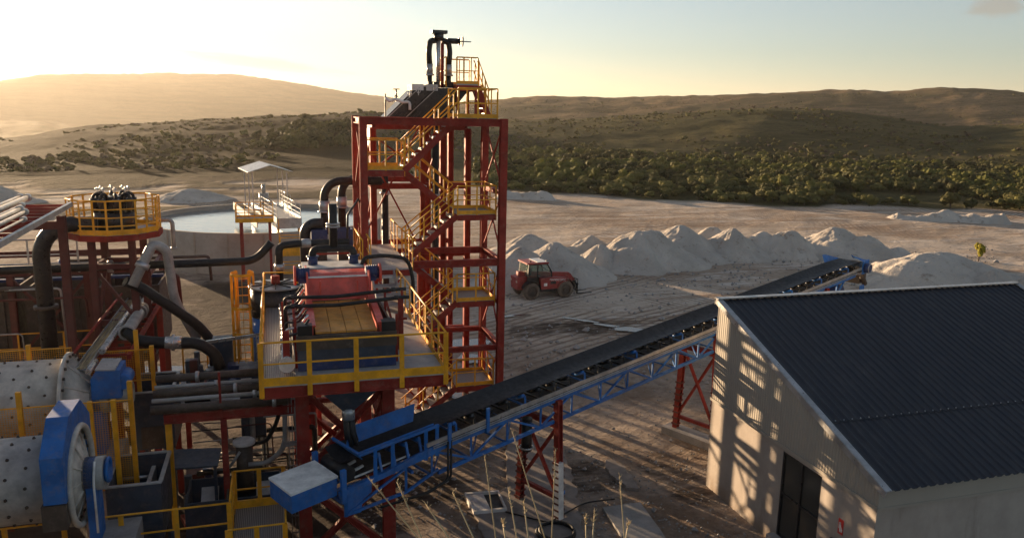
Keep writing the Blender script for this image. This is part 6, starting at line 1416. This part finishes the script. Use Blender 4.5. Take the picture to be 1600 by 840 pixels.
q = thing('caged_ladder', 'tall yellow ladder with safety cage left of the conditioning drum', 'ladder', (-1.15, 26.6, 2.9)); cx, cy, cr = -1.15, 26.4, 0.36
mb = MB()
for y in (0.22, -0.22):
    mb.beam((cx+y, cy+cr, 2.9), (cx+y, cy+cr, 6.75), 0.06, 0.03)
for k in range(13): mb.cyl((cx-.22, cy+cr, 3.1+k*0.28), (cx+.22, cy+cr, 3.1+k*0.28), 0.016, 6)
mb.build('ladder', M['yellow'], q); mb = MB()
for z in (3.75, 4.75, 5.6, 6.7):
    ap = [V((cx+cr*math.cos(a), cy+cr*math.sin(a)*1.05, z)) for a in [PI*(-1.35+1.7*i_/16) for i_ in range(17)]]
    for a, b_ in zip(ap, ap[1:]): mb.beam(a, b_, 0.012, 0.09)
for i_ in range(0, 17, 2): a = PI*(-1.35+1.7*i_/16); mb.beam((cx+cr*math.cos(a), cy+cr*1.05*math.sin(a), 3.75), (cx+cr*math.cos(a), cy+cr*1.05*math.sin(a), 6.7), 0.05, 0.012, up=(-math.sin(a), math.cos(a), 0))
mb.build('cage', M['yellow'], q)
q = thing('control_cabinet', 'dark electrical cabinet with a pale handle beside the caged ladder', 'cabinet', (-1.9, 26.5, 2.9)); MB().box(-2.15, -1.55, 26.3, 26.7, 2.9, 4.6).build('body', M['slate'], q); MB().box(-2.0, -1.9, 26.28, 26.3, 4.5, 4.58).build('handle', M['white'], q)
q = thing('cabinet', 'dark box cabinet below the left edge of the platform', 'cabinet', (-0.8, 24, 2.8)); MB().box(-1.25, -0.55, 23.6, 24.4, 2.2, 4.35).build('body', M['slate'], q); MB().box(-1.2, -0.9, 23.58, 23.6, 3.9, 4.1).build('label_plate', M['white'], q)
MB().box(-1.2, -1.14, 23.7, 23.76, 0, 2.2).build('leg', M['slate'], q); MB().box(-0.66, -0.6, 24.2, 24.26, 0, 2.2).build('leg', M['slate'], q)
q = thing('steel_channel', 'long bright steel channel lying over the floor towards the platform', 'beam', (-1.8, 25, 4.4)); mb = MB(); mb.beam((-3.0, 25.2, 4.75), (-0.5, 25.3, 4.95), 0.05, 0.1); mb.build('channel', M['steel'], q); MB().beam((-0.75, 25.25, 2.9), (-0.75, 25.25, 4.9), 0.06).build('stand', M['steel'], q)
# pump stand between screen and tank
q = thing('pump_stand', 'red and yellow pump stand with two navy boxes behind the feed pipe of the screen', 'pump stand', (1.9, 29.5, 0))
for x in (1.25, 2.75):
    for y in (28.6, 30.2): MB().hbeam((x, y, 0), (x, y, 6.9), 0.16, 0.16, up=(0, 1, 0)).build('post', M['red'], q)
MB().box(1.1, 2.9, 28.5, 30.3, 6.5, 6.56).build('floor', M['grating'], q); MB().beam((1.1, 28.45, 6.35), (2.9, 28.45, 6.35), 0.08, 0.26).build('edge_beam', M['yellow'], q)
MB().beam((1.1, 28.46, 6.9), (2.9, 28.46, 6.9), 0.05, 0.06).build('rail', M['red'], q)
for x in (1.45, 2.35): mb = MB(); open_box(mb, x-0.28, x+0.28, 28.9, 29.5, 7.0, 7.7, 0.04); mb.build('motor_box', M['navy'], q); MB().box(x-0.25, x+0.25, 28.95, 29.45, 6.56, 7.0).build('pump_base', M['brown'], q)
q = thing('arch_pipe', 'pair of black arch pipes turning into the tower from the tank side', 'pipe', (2, 32, 7))
for y, x in ((31.2, 1.78), (32.6, 2.55)):
    mb = MB(); mb.tube([(x, y, 7.2), (x, y, 8.6)]+arc((x+0.65, y, 8.6), (-1, 0, 0), (0, 0, 1), 0.65, 8)+[(4.0, y, 9.25)], 0.16, 14); mb.build('pipe_run', M['rubber'], q); mb = MB(); mb.cyl((x, y, 8.1), (x, y, 8.5), 0.2, 14); mb.cyl((x, y, 8.05), (x, y, 8.1), 0.26, 14); mb.build('coupling', M['galv'], q)
q = thing('arch_pipe', 'short dark hooded pipe bend standing left of the pump stand', 'pipe', (1, 29.2, 6))
mb = MB(); mb.tube([(0.95, 29.2, 6.2), (0.95, 29.2, 7.4)]+arc((1.35, 29.2, 7.5), (-1, 0, 0), (0, 0, 1), 0.4, 8)+[(1.6, 29.2, 7.9)], 0.19, 14); mb.build('pipe_run', M['black'], q); mb = MB(); mb.cyl((0.95, 29.2, 6.3), (0.95, 29.2, 6.4), 0.25, 14); mb.build('flange', M['galv'], q)
q = thing('yellow_stair_rail', 'yellow stair railing left of the stair tower behind the pump stand', 'railing', (2.6, 27, 6.6))
railing(q, [(2.72, 26.4, 6.66), (2.72, 29.5, 6.66)], spacing=0.7); MB().box(2.55, 2.95, 26.4, 29.5, 6.58, 6.64).build('deck', M['grating'], q)
for y in (26.6, 29.3): MB().beam((2.75, y, 0), (2.75, y, 6.58), 0.12).build('post', M['red'], q)
mb = MB(); mb.tube([(2.3, 27.5, 7.3), (2.35, 27.6, 8.4), (2.75, 27.9, 8.9), (3.0, 28.4, 8.5)], 0.04, 7); mb.build('black_handrail', M['black'], q)

# ------------------------------------------------------------------ walkway and gate platform at the bottom left
w = thing('walkway', 'yellow railed steel walkway along the bottom left in front of the near mill', 'walkway', (-4, 17.7, 0))
MB().box(-9.5, -1.32, 17.1, 18.4, 1.72, 1.78).build('deck', M['grating'], w); MB().hbeam((-9.5, 18.38, 1.6), (-1.32, 18.38, 1.6), 0.12, 0.22).build('beam', M['yellow'], w)
railing(w, [(-9.5, 18.36, 1.78), (-1.34, 18.36, 1.78)], spacing=1.12, post_w=0.11, sub_posts=True)
for x in (-9, -6.4, -3.8, -1.5): MB().box(x-0.07, x+0.07, 18.2, 18.34, 0, 1.6).build('leg', M['red'], w)
gp = thing('gate_platform', 'small yellow railed landing with grating floor at the bottom, left of the platform leg', 'platform', (-0.7, 18.5, 0))
MB().box(-1.3, -0.08, 17.05, 20.0, 1.74, 1.8).build('deck', M['grating'], gp); MB().box(-1.32, -0.06, 19.98, 20.05, 1.6, 2.0).build('kick_plate', M['yellow'], gp)
railing(gp, [(-1.3, 20.02, 1.8), (-0.08, 20.02, 1.8)], spacing=0.62, post_w=0.11, sub_posts=True); railing(gp, [(-0.06, 20.0, 1.8), (-0.06, 17.05, 1.8)], spacing=1.4, post_w=0.11, sub_posts=True)
railing(gp, [(-1.3, 17.03, 1.8), (-0.08, 17.03, 1.8)], spacing=0.62, post_w=0.11, sub_posts=True); railing(gp, [(-1.32, 20.0, 1.8), (-1.32, 18.45, 1.8)], spacing=0.8, post_w=0.11, sub_posts=True)
for x in (-1.2, -0.18):
    for y in (17.2, 19.8): MB().box(x-0.06, x+0.06, y-0.06, y+0.06, 0, 1.74).build('leg', M['yellow'], gp)

# ------------------------------------------------------------------ dry grass stalks on the bank below the camera
stalks = ((652, 838, 575, 745, 3.4, 'leftmost'), (658, 838, 620, 752, 3.2, 'second from the left'), (700, 838, 664, 785, 3.0, 'third from the left'), (740, 840, 707, 768, 3.2, 'fourth from the left'), (775, 842, 757, 710, 3.6, 'fifth from the left, tall and upright'), (790, 842, 785, 812, 3.1, 'short sixth from the left'),
          (808, 842, 794, 762, 3.3, 'seventh from the left'), (852, 842, 800, 672, 3.7, 'tallest one leaning left in front of the trestle'), (862, 842, 868, 700, 3.6, 'upright one before the banded trestle leg'), (826, 842, 818, 782, 3.1, 'short one left of the trestle'), (916, 842, 915, 806, 3.0, 'short one right of the trestle'), (926, 842, 929, 800, 3.0, 'short one next to its twin by the trestle'), (976, 842, 968, 742, 3.4, 'rightmost tall one over the square slab'), (978, 842, 982, 815, 3.1, 'shortest one at the right end'))
for i_, (bx, by, tx_, ty_, d_, lb) in enumerate(stalks):
    def at_d(px, py, dd): r_ = ray(px, py); return V((0, 0, CAM_H))+r_*(dd/math.hypot(r_.x, r_.y))
    B_, T_ = at_d(bx, by, d_), at_d(tx_, ty_, d_+0.12); dv = T_-B_; root = B_-dv*((B_.z-float(bank(np.array(d_))))/max(0.05, dv.z)) if dv.z > 0.05 else B_
    root = V((B_.x-dv.x*0.5, B_.y-dv.y*0.5, float(bank(np.array(d_)))-0.1))
    mid = B_; q = thing('grass_stalk', 'dry pale grass stalk in the foreground, '+lb, 'grass stalk', tuple(root), group='dry grass stalks in the foreground')
    mb = MB(); mb.tube([root, root.lerp(mid, .5)+V((0.01, 0, 0)), mid, mid.lerp(T_, .6), T_], [0.005, 0.0045, 0.0035, 0.003, 0.0016], 6); mb.build('stem', M['straw'], q)
    mb = MB(); rr = random.Random(i_)
    for k in range(14):
        c = mid.lerp(T_, 0.62+0.4*k/14); n = V((rr.gauss(0, 1), rr.gauss(0, 1), 1.6)).normalized(); mb.tube([c, c+n*0.022], [0.0016, 0.0008], 4)
    mb.build('seed_head', M['straw'], q)
